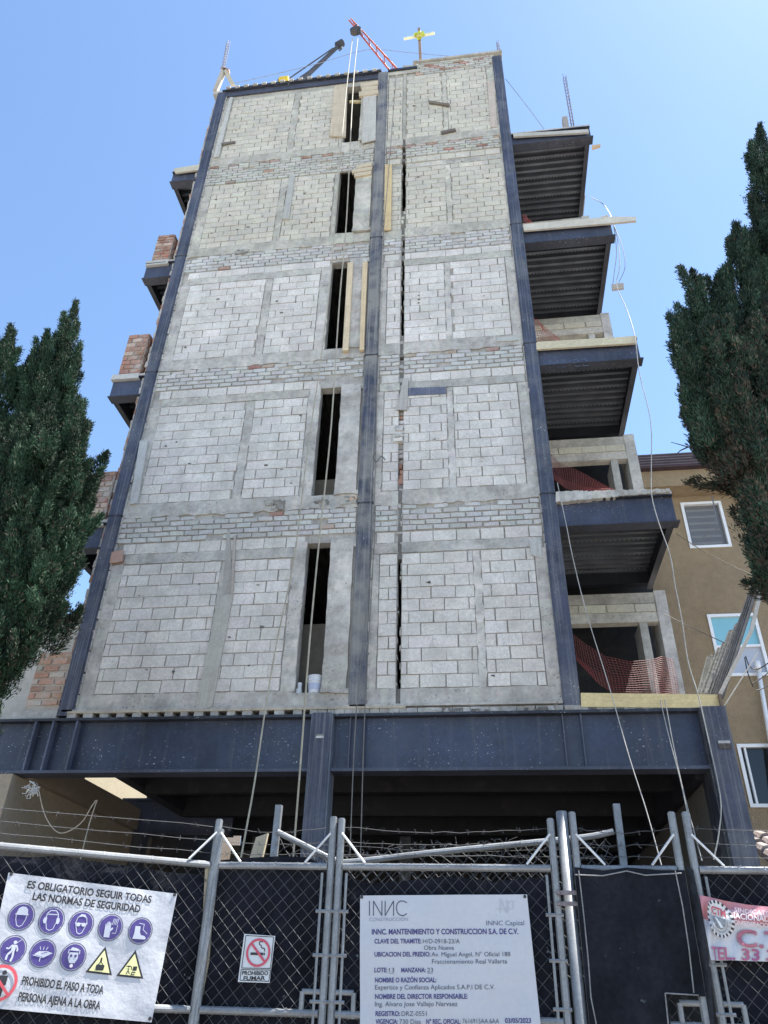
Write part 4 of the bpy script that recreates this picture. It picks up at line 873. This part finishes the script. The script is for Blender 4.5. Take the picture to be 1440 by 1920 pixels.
def wrinkle(o, P):
    o3 = Vector(ORG[o.name])
    if o.name.startswith(('pictogram', 'warning')):
        import bmesh
        bm = bmesh.new(); bm.from_mesh(o.data); bmesh.ops.triangulate(bm, faces=bm.faces[:])
        for _ in range(4):
            el = [e for e in bm.edges if e.calc_length() > .022]
            if not el: break
            bmesh.ops.subdivide_edges(bm, edges=el, cuts=1); bmesh.ops.triangulate(bm, faces=[f for f in bm.faces if len(f.verts) > 3])
        bm.to_mesh(o.data); bm.free()
    for v in o.data.vertices:
        q = v.co+o3; v.co = v.co+P.n*wr((q-P.A).dot(P.u), q.z)
def rippled_banner(name, P, pxs, o, col, label, cat):
    c = [P.px(x, y, o) for x, y in pxs]; m = MB(); n = 40
    g_ = lambda i, j: c[0].lerp(c[1], i/n).lerp(c[3].lerp(c[2], i/n), j/n)
    for i in range(n):
        for j in range(n): m.face([g_(i, j+1), g_(i+1, j+1), g_(i+1, j), g_(i, j)], col)
    return tag(m.build(name, M['vinyl'], smooth=True), label, cat)
# safety banner
O = .035
sb = rippled_banner('safety_banner', PLl, [(16, 1636), (332, 1676), (284, 1917), (-40, 1888)], O, WH, 'white safety rules banner with purple round pictograms on the left fence', 'banner')
lt = MB()
text(lt, PLl, 'ES OBLIGATORIO SEGUIR TODAS', (50, 1665), (283, 1693), 14, INK, O+.003)
text(lt, PLl, 'LAS NORMAS DE SEGURIDAD', (60, 1687), (262, 1711), 14, INK, O+.003)
text(lt, PLl, 'PROHIBIDO EL PASO A TODA', (40, 1846), (193, 1864), 16, INK, O+.003)
text(lt, PLl, 'PERSONA AJENA A LA OBRA', (33, 1876), (187, 1893), 16, INK, O+.003)
lt.build('lettering', M['ink'], sb)
rr = (PLl.px(40+25, 1719, O)-PLl.px(40, 1716, O)).length*.98
ic = {'helmet': (40, 1718.6), 'ear': (96.5, 1726), 'goggle': (152, 1733), 'glove': (207, 1739), 'boot': (263, 1745.5), 'man': (24, 1780.5), 'trap': (80, 1787.5), 'mask': (137, 1794)}
for key, c in ic.items():
    d = MB(); poly(d, PLl, c, rr, circ(.88), PUR, O+.003); ring(d, PLl, c, rr, .94, 1.0, (.05, .05, .12), O+.003)
    W2 = (.42, .44, .51)
    if key == 'helmet':
        poly(d, PLl, c, rr, [(-.48, .12), (.50, .12), (.50, .20), (.44, .22), (.38, .52), (.2, .70), (-.1, .72), (-.32, .58), (-.42, .22), (-.48, .2)], W2, O+.005); stroke(d, PLl, c, rr, [(-.40, .1), (-.36, -.2), (-.2, -.6), (0, -.7), (.2, -.6), (.36, -.2), (.40, .1)], .05, W2, O+.005)
    if key == 'ear':
        for s_ in (-1, 1): poly(d, PLl, c, rr, [(s_*.36, .2), (s_*.56, .22), (s_*.64, 0), (s_*.56, -.22), (s_*.36, -.2)][::s_], W2, O+.005)
        stroke(d, PLl, c, rr, [(-.46, .2), (-.42, .5), (-.2, .72), (.2, .72), (.42, .5), (.46, .2)], .07, W2, O+.005); stroke(d, PLl, c, rr, [(-.36, -.2), (-.24, -.6), (.0, -.7), (.24, -.6), (.36, -.2)], .05, W2, O+.005); stroke(d, PLl, c, rr, [(-.36, .44), (.36, .44)], .07, W2, O+.005)
    if key == 'goggle':
        stroke(d, PLl, c, rr, [(0, .6), (-.34, .5), (-.44, .1), (-.34, -.2), (-.2, -.6), (0, -.7), (.2, -.6), (.34, -.2), (.44, .1), (.34, .5), (0, .6)], .05, W2, O+.005)
        poly(d, PLl, c, rr, [(-.3, .55), (0, .62), (.3, .55), (.2, .7), (-.1, .74)], W2, O+.005)
        for s_ in (-1, 1): poly(d, PLl, c, rr, [(s_*.2+.16*x, -.02+.14*y) for x, y in circ(1, 14)], W2, O+.005)
        stroke(d, PLl, c, rr, [(-.48, .06), (.48, .06)], .07, W2, O+.005)
    if key == 'glove':
        poly(d, PLl, c, rr, [(-.4, -.72), (.06, -.72), (.04, -.3), (.24, -.1), (.2, .02), (.02, -.06), (.02, .34), (-.06, .34), (-.08, .02), (-.1, .42), (-.18, .42), (-.2, .02), (-.22, .40), (-.3, .38), (-.3, .0), (-.36, .26), (-.43, .24), (-.42, -.3)], W2, O+.005)
        for x in (.1, .22, .34, .46): stroke(d, PLl, c, rr, [(x, .2), (x+.08, .66)], .045, W2, O+.005)
        stroke(d, PLl, c, rr, [(.2, -.4), (.5, -.4), (.54, .2)], .04, W2, O+.005)
    if key == 'boot':
        poly(d, PLl, c, rr, [(-.54, -.6), (.5, -.6), (.54, -.5), (.42, -.36), (.1, -.3), (-.02, -.1), (-.04, .34), (-.46, .34), (-.46, -.2)], W2, O+.005); poly(d, PLl, c, rr, [(-.54, -.68), (.5, -.68), (.5, -.62), (-.54, -.62)], (.03, .03, .08), O+.005)
        stroke(d, PLl, c, rr, [(-.2, .56), (.24, .5), (.2, .1), (.5, -.1), (.6, -.2)], .05, W2, O+.005)
    if key == 'man':
        poly(d, PLl, c, rr, [(.06+.13*x, .5+.13*y) for x, y in circ(1, 12)], W2, O+.005); poly(d, PLl, c, rr, [(-.12, .34), (.22, .34), (.16, -.1), (-.12, -.1)], W2, O+.005)
        for pts in ([(-.1, .3), (-.3, .05), (-.5, .1)], [(.2, .3), (.36, .0), (.3, -.1)]): stroke(d, PLl, c, rr, pts, .11, W2, O+.006)
        for pts in ([(-.06, -.1), (-.3, -.35), (-.34, -.7)], [(.08, -.1), (.1, -.5), (.02, -.8)]): stroke(d, PLl, c, rr, pts, .15, W2, O+.006)
        stroke(d, PLl, c, rr, [(.1, .4), (.5, .72)], .04, W2, O+.005)
    if key == 'trap':
        poly(d, PLl, c, rr, [(-.72, -.16), (.1, -.3), (.74, .04), (.3, .16), (-.3, .14)], W2, O+.005); stroke(d, PLl, c, rr, [(-.1, -.02), (.34, .1)], .05, PUR, O+.006); stroke(d, PLl, c, rr, [(-.1, -.2), (-.12, -.56)], .06, W2, O+.005); stroke(d, PLl, c, rr, [(-.66, -.1), (.06, -.24)], .03, PUR, O+.006)
        for x in (-.2, 0, .2): stroke(d, PLl, c, rr, [(x, .24), (x*1.5, .46)], .05, W2, O+.005)
    if key == 'mask':
        poly(d, PLl, c, rr, [(-.34, .3), (.34, .3), (.38, -.1), (.2, -.44), (-.2, -.44), (-.38, -.1)], W2, O+.005); poly(d, PLl, c, rr, [(-.36, .44), (-.2, .66), (.1, .62), (.36, .52), (.3, .4)], W2, O+.005)
        for s_ in (-1, 1): ring(d, PLl, (c[0], c[1]), rr, 0, .0, PUR, O+.006, 4); poly(d, PLl, c, rr, [(s_*.17+.10*x, .06+.10*y) for x, y in circ(1, 12)], PUR, O+.006)
        poly(d, PLl, c, rr, [(.13*x, -.62+.13*y) for x, y in circ(1, 12)], (.6, .55, .6), O+.006); stroke(d, PLl, c, rr, [(-.44, .2), (-.4, .5)], .06, W2, O+.005); stroke(d, PLl, c, rr, [(.44, .2), (.4, .5)], .06, W2, O+.005)
    d.build('pictogram', M['ink'], sb)
for (A, B, C, kind) in (((198, 1774.5), (160, 1823), (210, 1829), 0), ((254.5, 1781), (218, 1830), (268.5, 1835.5), 1)):
    d = MB(); q = [PLl.px(*p, O+.003) for p in (A, B, C)]; d.face(q, INK); ce_ = (q[0]+q[1]+q[2])/3
    d.face([ce_.lerp(v, .78)+PLl.n*.0015 for v in q], (.68, .66, .32))
    c = ((A[0]+B[0]+C[0])/3-1, (A[1]+B[1]+C[1])/3)
    if kind == 0:
        poly(d, PLl, c, rr, [(-.3, -.4), (.3, -.4), (.34, -.12), (.3, .0), (-.3, .0), (-.34, -.12)], INK, O+.006); stroke(d, PLl, c, rr, [(-.2, 0), (0, .2), (.2, 0)], .07, INK, O+.006); stroke(d, PLl, c, rr, [(0, .2), (0, .5)], .14, INK, O+.006)
    else:
        stroke(d, PLl, c, rr, [(-.4, .1), (-.2, .16), (.0, .1), (.05, -.1)], .07, INK, O+.006); stroke(d, PLl, c, rr, [(-.2, .0), (-.2, -.2), (-.34, -.4)], .07, INK, O+.006); stroke(d, PLl, c, rr, [(-.2, -.2), (-.06, -.4)], .07, INK, O+.006); poly(d, PLl, c, rr, [(-.2+.07*x, .1+.07*y) for x, y in circ(1, 10)], INK, O+.006)
        poly(d, PLl, c, rr, [(.14, -.16), (.46, -.16), (.46, .14), (.14, .14)], INK, O+.006); stroke(d, PLl, c, rr, [(.4, -.3), (.1, -.3), (.06, -.44), (.36, -.44)], .07, INK, O+.006)
    d.build('warning_triangle', M['ink'], sb)
d = MB(); c = (0, 1843); rp = rr*1.22; ring(d, PLl, c, rp, .82, 1, (.50, .07, .09), O+.005); poly(d, PLl, c, rp, [(.12+.13*x, .56+.13*y) for x, y in circ(1, 14)], INK, O+.003); poly(d, PLl, c, rp, [(-.12, .40), (.36, .40), (.36, -.1), (.28, -.14), (.22, -.75), (.02, -.75), (-.02, -.14), (-.12, -.1)], INK, O+.003)
stroke(d, PLl, c, rp, [(-.58, .6), (.60, -.6)], .16, (.50, .07, .09), O+.006); d.build('pictogram', M['ink'], sb)
def grommets(P, pts, o, root):
    m = MB()
    for x, y in pts:
        q = P.px(x, y, o); m.tube([q, q+P.n*.004], .010, (.03, .03, .03), n=10)
    m.build('grommets', M['ink'], root)
grommets(PLl, [(21, 1639), (327, 1678), (281, 1910)], O, sb)
# permit banner
O = .03
pb = rippled_banner('permit_banner', PF, [(675, 1679), (988, 1677), (1018, 1960), (675, 1960)], O, WH, 'white building permit banner on the wide gate leaf', 'banner')
NV = (.045, .04, .15); GR = (.06, .07, .10)
lt = MB()
def T(s_, x0, x1, y, cap, bold=True, col=NV): text(lt, PF, s_, (x0, y), (x1, y-(x1-x0)*.003), cap, col, O+.003, bold)
T('CONSTRUCCIÓN', 692, 765, 1727, 6.5, False, (.25, .27, .33)); T('INNC Capital', 912, 983, 1735, 9, False, (.10, .11, .16))
T('INNC. MANTENIMIENTO Y CONSTRUCCION S.A. DE C.V.', 697, 972, 1752, 10)
T('CLAVE DEL TRAMITE:', 702, 790, 1769, 8.5); T('H/D-0918-23/A', 793, 862, 1769, 8.5, False, GR); T('Obra Nueva', 795, 851, 1781, 8.5, False, GR)
T('UBICACION DEL PREDIO:', 702, 807, 1793.5, 8.5); T('Av. Miguel Angel, N° Oficial 188', 809, 957, 1793.5, 8.5, False, GR); T('Fraccionamiento Real Vallarta', 810, 951, 1807, 8.5, False, GR)
T('LOTE:', 702, 726, 1823, 8.5); T('13', 729, 739, 1823, 8.5, False, GR); T('MANZANA:', 752, 798, 1823, 8.5); T('23', 801, 812, 1823, 8.5, False, GR)
T('NOMBRE O RAZÓN SOCIAL:', 703, 818, 1842, 8.8); T('Expertice y Confianza Aplicados S.A.P.I DE C.V.', 703, 928, 1855.5, 8.8, False, GR)
T('NOMBRE DEL DIRECTOR RESPONSABLE:', 703, 877, 1873, 9); T('Ing. Alvaro Jose Vallejo Narvaez', 703, 858, 1887, 9, False, GR)
T('REGISTRO:', 704, 750, 1905, 9); T('DRZ-0551', 753, 800, 1905, 9, False, GR)
T('VIGENCIA:', 704, 746, 1920, 9); T('730 Dias', 749, 789, 1920, 9, False, GR); T('N° REC. OFICIAL:', 799, 864, 1920, 9); T('7616915AA.6AA', 867, 936, 1919, 9, False, GR); T('03/05/2023', 947, 996, 1918, 9)
T('_', 728.5, 739, 1824, 8.5, False, GR); T('_', 801, 812, 1824, 8.5, False, GR)
lt.build('lettering', M['ink'], pb)
lg = MB(); px1 = (PF.px(701, 1700, O)-PF.px(700, 1700, O)).length
def lgs(pts, w=1.6, col=(.05, .06, .09)):
    q = [PF.px(x, y, O+.003) for x, y in pts]
    for a, b in zip(q, q[1:]):
        s_ = (b-a).cross(PF.n).normalized()*w*px1/2; lg.face([a-s_, b-s_, b+s_, a+s_], col)
lgs([(692.5, 1689), (692.5, 1717)]); lgs([(700, 1717), (700, 1689), (716, 1717), (716, 1689)]); lgs([(722, 1689), (722, 1717), (738, 1689), (738, 1717)])
lgs([(763, 1693), (757, 1689.5), (750, 1689.5), (745, 1694), (743, 1702), (745, 1711), (750, 1716), (757, 1717), (763, 1713)])
for pts in ([(938, 1712), (938, 1684), (950, 1712), (950, 1684)], [(932, 1704), (945, 1704)], [(953, 1712), (953, 1690), (962, 1690), (962, 1704), (945, 1704)]): lgs(pts, 1.0, (.36, .38, .43))
lg.build('company_logo', M['ink'], pb)
grommets(PF, [(678, 1682), (984, 1681)], O, pb)
for r_, P_ in ((sb, PLl), (pb, PF)):
    wrinkle(r_, P_)
    for c_ in r_.children: wrinkle(c_, P_)
# no smoking sign
O = .028
ns = sheet_banner('no_smoking_sign', PF, [(458, 1751), (516, 1755), (505, 1843), (446, 1841)], O, (.48, .50, .52), 'small white no smoking sign with a red barred circle', 'sign')
d = MB(); c = (484, 1786); r = (PF.px(484, 1758, O).z-PF.px(484, 1812, O).z)/2*1.0
bx = PF.px(478, 1829, O+.003)
for (x0, y0, x1, y1) in ((462, 1756, 511, 1813), (452, 1818, 505, 1838)):
    pass
def frame_line(pts, w=.004):
    q = [PF.px(x, y, O+.003) for x, y in pts]
    for a, b in zip(q, q[1:]+q[:1]):
        s_ = (b-a).cross(PF.n).normalized()*w/2; d.face([a-s_, b-s_, b+s_, a+s_], INK)
frame_line([(461, 1754), (513, 1757), (507, 1816), (453, 1815)]); frame_line([(452, 1818), (507, 1819), (504, 1840), (450, 1838)])
ring(d, PF, c, r, .83, 1.0, (.45, .06, .10), O+.005); stroke(d, PF, c, r, [(-.62, .62), (.60, -.62)], .17, (.45, .06, .10), O+.006)
poly(d, PF, c, r, [(-.62, -.18), (.42, -.18), (.42, .0), (-.62, .0)], INK, O+.003); poly(d, PF, c, r, [(.46, -.18), (.56, -.18), (.56, .0), (.46, .0)], INK, O+.003)
stroke(d, PF, c, r, [(.52, .08), (.5, .28), (.22, .34), (.2, .5), (.04, .56), (.02, .72), (.16, .80), (.3, .72)], .07, INK, O+.003)
d.build('pictogram', M['ink'], ns)
lt = MB(); text(lt, PF, 'PROHIBIDO', (453.5, 1828), (502.5, 1828.5), 7.5, INK, O+.003); text(lt, PF, 'FUMAR', (456, 1838), (497, 1837.5), 7.5, INK, O+.003); lt.build('lettering', M['ink'], ns)
# union banner, rippled
O = .05
UB = [(1311, 1678), (1330, 1682), (1360, 1689), (1400, 1696), (1440, 1700), (1520, 1704), (1640, 1704)]; UBb = [(1333, 1800), (1345, 1801), (1370, 1800.5), (1405, 1802), (1440, 1803), (1530, 1806), (1660, 1810)]
ub = MB(); nz = 14; rows = []
def ubp(u, v, o=0):
    fi = u*(len(UB)-1); i = min(int(fi), len(UB)-2); t = fi-i; a = [UB[i][q]*(1-t)+UB[i+1][q]*t for q in (0, 1)]; b = [UBb[i][q]*(1-t)+UBb[i+1][q]*t for q in (0, 1)]
    x, y = a[0]*(1-v)+b[0]*v, a[1]*(1-v)+b[1]*v
    rip = .018*math.sin(v*13+u*9)*max(0, .6-abs(v-.35)) + .007*math.sin(u*30+v*9)
    return PRr.px(x, y, O+rip+o)
NU, NV_ = 110, 46
for i in range(NU):
    for j in range(NV_):
        u0_, u1_, v0, v1 = i/NU, (i+1)/NU, j/NV_, (j+1)/NV_; vm = (v0+v1)/2; um = (u0_+u1_)/2
        edge = .36+.03*math.sin(um*9)
        cl = (.40, .17, .20) if vm < edge*.35 else ((.43, .30, .34) if vm < edge*.55 and um > .28 else (.40, .17, .19) if vm < edge else (.43, .44, .48))
        ub.face([ubp(u0_, v1), ubp(u1_, v1), ubp(u1_, v0), ubp(u0_, v0)], vary(cl, .05))
un = tag(ub.build('union_banner', M['vinyl'], smooth=True), 'rippled red and white banner with a gear emblem at the right edge', 'banner')
lt = MB()
def ut(s_, u0_, u1_, v, capv, col, bold=True, wrap=ubp):
    V_, F_ = text_mesh(s_, bold); x0 = min(q.x for q in V_); x1 = max(q.x for q in V_); n = len(lt.v)
    for q in V_: lt.v.append(tuple(ubp(u0_+(u1_-u0_)*(q.x-x0)/(x1-x0), v-capv*q.y/.7, .011)))
    for f in F_: lt.f.append(tuple(n+i for i in f)); lt.c.append(col)
ut('SINDICATOS', .40, .72, .16, .08, (.55, .42, .46)); ut('NACIONALES', .36, .72, .27, .10, (.62, .55, .58)); ut('CONFEDERACION DE T', .36, .80, .38, .08, (.60, .50, .53))
ut('C.T', .40, .80, .75, .30, (.34, .12, .16)); ut('TEL. 33 36', .07, .82, .985, .2, (.32, .10, .18))
lt.build('lettering', M['ink'], un)
em = MB(); eu, ev = .245, .33
def ep(x, y, o=.030): return ubp(eu+x*.150, ev-y*.30+x*.03, o)
n = 40
for i in range(n):
    a0, a1 = 2*math.pi*i/n, 2*math.pi*(i+1)/n
    em.face([ep(0, 0, .026), ep(.86*math.cos(a0), .86*math.sin(a0), .026), ep(.86*math.cos(a1), .86*math.sin(a1), .026)], (.52, .53, .54))
    em.face([ep(.84*math.cos(a0), .84*math.sin(a0)), ep(1.*math.cos(a0), 1.*math.sin(a0)), ep(1.*math.cos(a1), 1.*math.sin(a1)), ep(.84*math.cos(a1), .84*math.sin(a1))], (.025, .025, .03) if i % 2 else (.48, .48, .5))
    em.face([ep(.58*math.cos(a0), -.08+.58*math.sin(a0)), ep(.62*math.cos(a0), -.08+.62*math.sin(a0)), ep(.62*math.cos(a1), -.08+.62*math.sin(a1)), ep(.58*math.cos(a1), -.08+.58*math.sin(a1))], (.2, .2, .22))
    if i % 2 and math.sin(a0) < .3: em.face([ep(.68*math.cos(a0), .68*math.sin(a0)), ep(.77*math.cos(a0), .77*math.sin(a0)), ep(.77*math.cos(a1), .77*math.sin(a1)), ep(.68*math.cos(a1), .68*math.sin(a1))], (.3, .3, .32))
em.face([ep(-.5, .1), ep(.5, .1), ep(.42, -.3), ep(.1, -.56), ep(-.2, -.5), ep(-.42, -.2)][::-1], (.17, .18, .20)); em.face([ep(-.3, .06, .034), ep(-.06, .06, .034), ep(.16, -.28, .034), ep(.3, -.40, .034), ep(.05, -.46, .034), ep(-.14, -.2, .034)][::-1], (.56, .57, .58))
em.build('gear_emblem', M['ink'], un)
lt = MB()
def et(s_, x0_, x1_, y, cap, col):
    V_, F_ = text_mesh(s_, True); a = min(q.x for q in V_); b = max(q.x for q in V_); n = len(lt.v)
    for q in V_: lt.v.append(tuple(ep(x0_+(x1_-x0_)*(q.x-a)/(b-a), y+cap*q.y/.7, .038)))
    for f in F_: lt.f.append(tuple(n+i for i in f)); lt.c.append(col)
et('CTM', -.5, .52, .2, .42, (.40, .08, .11)); lt.build('lettering', M['ink'], un)
# chalk marks on the steel
PB = Pl((-6, .03), (6, .03)); lt = MB()
text(lt, PB, 'M5-22', (1030, 690), (1104, 686), 15, (.075, .09, .135), .004, False)
lt.build('chalk_mark', M['ink'], balR[2])

# ================================================================ CYPRESSES
def make_tree(name, label, plumes, trunk, Yc, dark, mid, brown, seed, leafsz=1.0):
    rg = np.random.default_rng(seed)
    root = thing(name, tuple(trunk[0]), label, 'tree')
    m = MB(); m.tube([Vector(p) for p in trunk[1]], trunk[2], (.1, .08, .06), n=10); m.build('trunk', M['bark'], root, smooth=True)
    VV = []; CC = []; subs = []
    for (b, t, rad, yo, dens, br) in plumes:       # ragged side sprays
        if rad < .12: continue
        A_, T_ = np.array(b, float), np.array(t, float); prad = rad*210
        for _ in range(int(26+rad*95)):
            q = rg.uniform(.05, .84); sd = rg.uniform(-1, 1); pr_ = prad*np.sin(np.pi*min(1, .22+.8*q))
            c0 = A_+(T_-A_)*q+np.array([sd*pr_*.55, 0]); ln_ = rg.uniform(28, 62)
            d0 = (T_-A_)/np.linalg.norm(T_-A_)*.9+np.array([sd*.24+rg.normal(0, .10), 0]); d0 /= np.linalg.norm(d0)
            subs.append((tuple(c0), tuple(c0+d0*ln_), rg.uniform(.022, .042), yo+rg.uniform(-1, .3)*rad*.8*np.sqrt(max(0, 1-sd*sd)), 2.3, br*1.2, rg.uniform(.85, 1.75)))
    plumes = plumes+subs
    for pl_ in plumes:
        (b, t, rad, yo, dens, br) = pl_[:6]; lift = pl_[6] if len(pl_) > 6 else .8
        if rad > .105: rad *= .8; dens *= .6
        B = np.array(at(b[0], b[1], Yc+yo)); Tp = np.array(at(t[0], t[1], Yc+yo)); ax = Tp-B; Ln = np.linalg.norm(ax); ax /= Ln
        e1 = np.cross(ax, [0, 1, 0.1]); e1 /= np.linalg.norm(e1); e2 = np.cross(ax, e1)
        n = int(dens*Ln*rad*8200)
        tt = rg.random(n)**.9; prof = np.clip(np.sin(np.pi*np.clip(.22+.80*tt, 0, 1)), .02, 1)**.8
        ang = rg.random(n)*2*np.pi; lump = 1+.22*np.sin(ang*3+tt*Ln*5+b[0])+.15*np.sin(ang*5-tt*Ln*9)
        rr_ = rad*prof*lump*(.55+.45*rg.random(n)**.6)
        P = B + np.outer(tt*Ln, ax) + (np.cos(ang)*rr_)[:, None]*e1 + (np.sin(ang)*rr_)[:, None]*e2
        outd = np.cos(ang)[:, None]*e1 + np.sin(ang)[:, None]*e2
        base = np.where((rg.random(n) < br)[:, None], brown, np.array(dark)+(np.array(mid)-np.array(dark))*(rg.random((n, 1))**1.5))
        clump = .75+.5*(.5+.5*np.sin(P[:, 0]*9+P[:, 2]*7)*np.sin(P[:, 2]*11-P[:, 1]*8))
        base = base*clump[:, None]*lift
        for _ in range(4):
            d = ax*.9 + outd*(.25+.4*rg.random((n, 1))) + rg.normal(0, .25, (n, 3)); d /= np.linalg.norm(d, axis=1)[:, None]
            s_ = np.cross(d, rg.normal(0, 1, (n, 3))); s_ /= np.linalg.norm(s_, axis=1)[:, None]
            ln_l = (.02+.04*rg.random((n, 1)))*leafsz; wd = (.0035+.0035*rg.random((n, 1)))*leafsz
            O_ = P + rg.normal(0, .015, (n, 3))
            VV.append(np.stack([O_-s_*wd*.6, O_+d*ln_l*.55-s_*wd, O_+d*ln_l, O_+d*ln_l*.55+s_*wd], 1)); CC.append(base*(.8+.4*rg.random((n, 1))))
    V_ = np.concatenate(VV).reshape(-1, 3); C_ = np.concatenate(CC); nf = len(C_)
    o3 = ORG[root.name]; me = bpy.data.meshes.new('crown'); me.vertices.add(nf*4); me.vertices.foreach_set('co', (V_-o3).astype(np.float32).ravel())
    me.loops.add(nf*4); me.loops.foreach_set('vertex_index', np.arange(nf*4, dtype=np.int32)); me.polygons.add(nf); me.polygons.foreach_set('loop_start', np.arange(0, nf*4, 4, dtype=np.int32)); me.polygons.foreach_set('loop_total', np.full(nf, 4, dtype=np.int32))
    at_ = me.attributes.new('tint', 'FLOAT_COLOR', 'FACE'); at_.data.foreach_set('color', np.concatenate([C_, np.ones((nf, 1))], 1).astype(np.float32).ravel())
    me.materials.append(M['leaf']); me.update(calc_edges=True); o = bpy.data.objects.new('crown', me); COL.objects.link(o); o.parent = root
    return root, nf
G0, G1, BR = (.007, .020, .011), (.027, .056, .030), np.array((.058, .045, .033))
YL = -2.6
# (base px, tip px, radius m, depth offset, density, share of brown)
PLM = [((64, 960), (143, 566), .23, 0, 1.0, .02), ((40, 1000), (128, 640), .27, .35, .9, .02), ((24, 950), (88, 626), .21, -.1, 1, .02), ((-10, 960), (58, 668), .22, .2, 1, .02), ((-40, 950), (20, 610), .20, -.15, 1, .02), ((-70, 950), (0, 650), .24, .3, .9, .02),
       ((92, 1030), (147, 745), .20, -.1, 1, .03), ((70, 1120), (143, 770), .30, -.25, 1, .03), ((30, 1130), (95, 760), .36, -.4, 1, .03), ((-20, 1150), (45, 780), .4, -.45, 1, .03), ((-60, 1150), (10, 800), .4, -.3, 1, .03),
       ((95, 1130), (168, 880), .22, 0, 1, .04), ((60, 1210), (130, 930), .32, -.2, 1, .06), ((20, 1250), (90, 960), .36, -.35, 1, .06), ((-30, 1290), (40, 980), .4, -.4, 1, .08), ((30, 1230), (110, 1000), .3, .3, 1, .08),
       ((70, 1190), (105, 1010), .22, .15, 1, .08), ((-20, 1310), (50, 1130), .26, -.3, 1, .1), ((-50, 1340), (12, 1180), .24, -.1, 1, .12), ((10, 1270), (60, 1120), .22, .1, 1, .1),
       ((140, 945), (200, 850), .10, -.05, 1.2, .08), ((110, 970), (180, 905), .10, .05, 1.2, .08), ((90, 1225), (152, 1138), .085, 0, 1.1, .25), ((100, 1190), (138, 1160), .07, .05, 1, .3), ((85, 1170), (108, 1125), .05, .05, 1, .2), ((55, 1240), (62, 1235), .06, 0, 1, .3),
       ((-120, 1000), (-50, 620), .24, .1, 1, .02), ((-160, 1080), (-100, 700), .28, 0, 1, .03), ((-120, 1200), (-60, 860), .36, .2, 1, .05), ((-180, 1250), (-130, 900), .34, .1, 1, .05), ((-110, 1380), (-60, 1080), .34, .1, 1, .1), ((-170, 1400), (-120, 1100), .32, .2, 1, .1), ((-60, 1440), (-30, 1240), .24, .1, 1, .15), ((-110, 1500), (-80, 1280), .26, .1, 1, .15)]
tb_ = at(-30, 1250, YL)
make_tree('cypress_tree', 'dark green cypress with several pointed tops left of the tower', PLM, ((tb_.x, YL, 0), [(tb_.x-.45, YL, 0), (tb_.x-.42, YL, 2.2), (tb_.x-.2, YL, 4.6), at(0, 960, YL)], [.13, .11, .09, .04]), YL, G0, G1, BR, 3)
YR = -3.2
PRM = [((1460, 640), (1424, 236), .26, 0, 1, .02), ((1480, 600), (1440, 300), .3, .2, 1, .02), ((1420, 760), (1380, 420), .27, -.1, 1, .03), ((1450, 760), (1410, 450), .32, .2, .9, .03), ((1350, 800), (1297, 508), .16, 0, 1.1, .03), ((1370, 800), (1345, 520), .22, .1, 1, .03),
       ((1320, 800), (1276, 590), .15, -.1, 1.1, .04), ((1340, 860), (1290, 660), .2, -.2, 1, .06), ((1390, 860), (1342, 600), .25, -.3, 1, .14), ((1430, 880), (1390, 620), .32, -.35, 1, .22), ((1470, 880), (1440, 560), .36, -.3, 1, .2), ((1340, 880), (1300, 760), .12, 0, 1, .25), ((1372, 905), (1335, 760), .17, -.15, 1, .45), ((1405, 905), (1372, 740), .22, -.3, 1, .55),
       ((1405, 955), (1375, 830), .13, 0, 1, .35), ((1442, 1000), (1405, 820), .22, -.2, 1, .35), ((1470, 1080), (1420, 860), .28, -.25, 1, .25), ((1448, 1070), (1415, 930), .13, -.1, 1, .25), ((1470, 1140), (1425, 1010), .15, -.1, 1, .2),
       ((1350, 912), (1290, 903), .045, 0, 1.2, .5), ((1420, 930), (1335, 908), .06, .05, 1.2, .5), ((1455, 1125), (1398, 1092), .045, -.1, 1.3, .3), ((1480, 360), (1418, 330), .03, 0, 1, .0), ((1400, 985), (1375, 955), .05, 0, 1, .3),
       ((1530, 700), (1490, 260), .28, .1, 1, .02), ((1570, 820), (1540, 420), .32, 0, 1, .04), ((1540, 960), (1510, 620), .36, 0, 1, .1), ((1600, 1000), (1580, 650), .34, .1, 1, .1), ((1540, 1180), (1500, 860), .32, 0, 1, .2), ((1600, 1200), (1580, 900), .3, .1, 1, .2), ((1530, 1330), (1500, 1080), .24, .05, 1, .25)]
tb_ = at(1540, 1000, YR)
make_tree('cypress_tree', 'ragged cypress with brownish lower branches at the right edge', PRM, ((tb_.x, YR, 0), [(tb_.x+.1, YR, 0), (tb_.x, YR, 3), at(1510, 800, YR), at(1470, 500, YR)], [.13, .11, .09, .04]), YR, (.008, .020, .013), (.031, .054, .035), BR, 5)
m = MB()
for pts in ([(1330, 850, YR), (1290, 838, YR), (1258, 829, YR)], [(1290, 838, YR), (1275, 845, YR), (1268, 852, YR)], [(1350, 915, YR), (1310, 908, YR), (1280, 905, YR)]): m.tube([at(*p) for p in pts], [.008, .006, .003], (.16, .14, .12), n=5)
tag(m.build('dead_twig', M['bark']), 'bare grey twigs sticking out of the right cypress', 'twig')
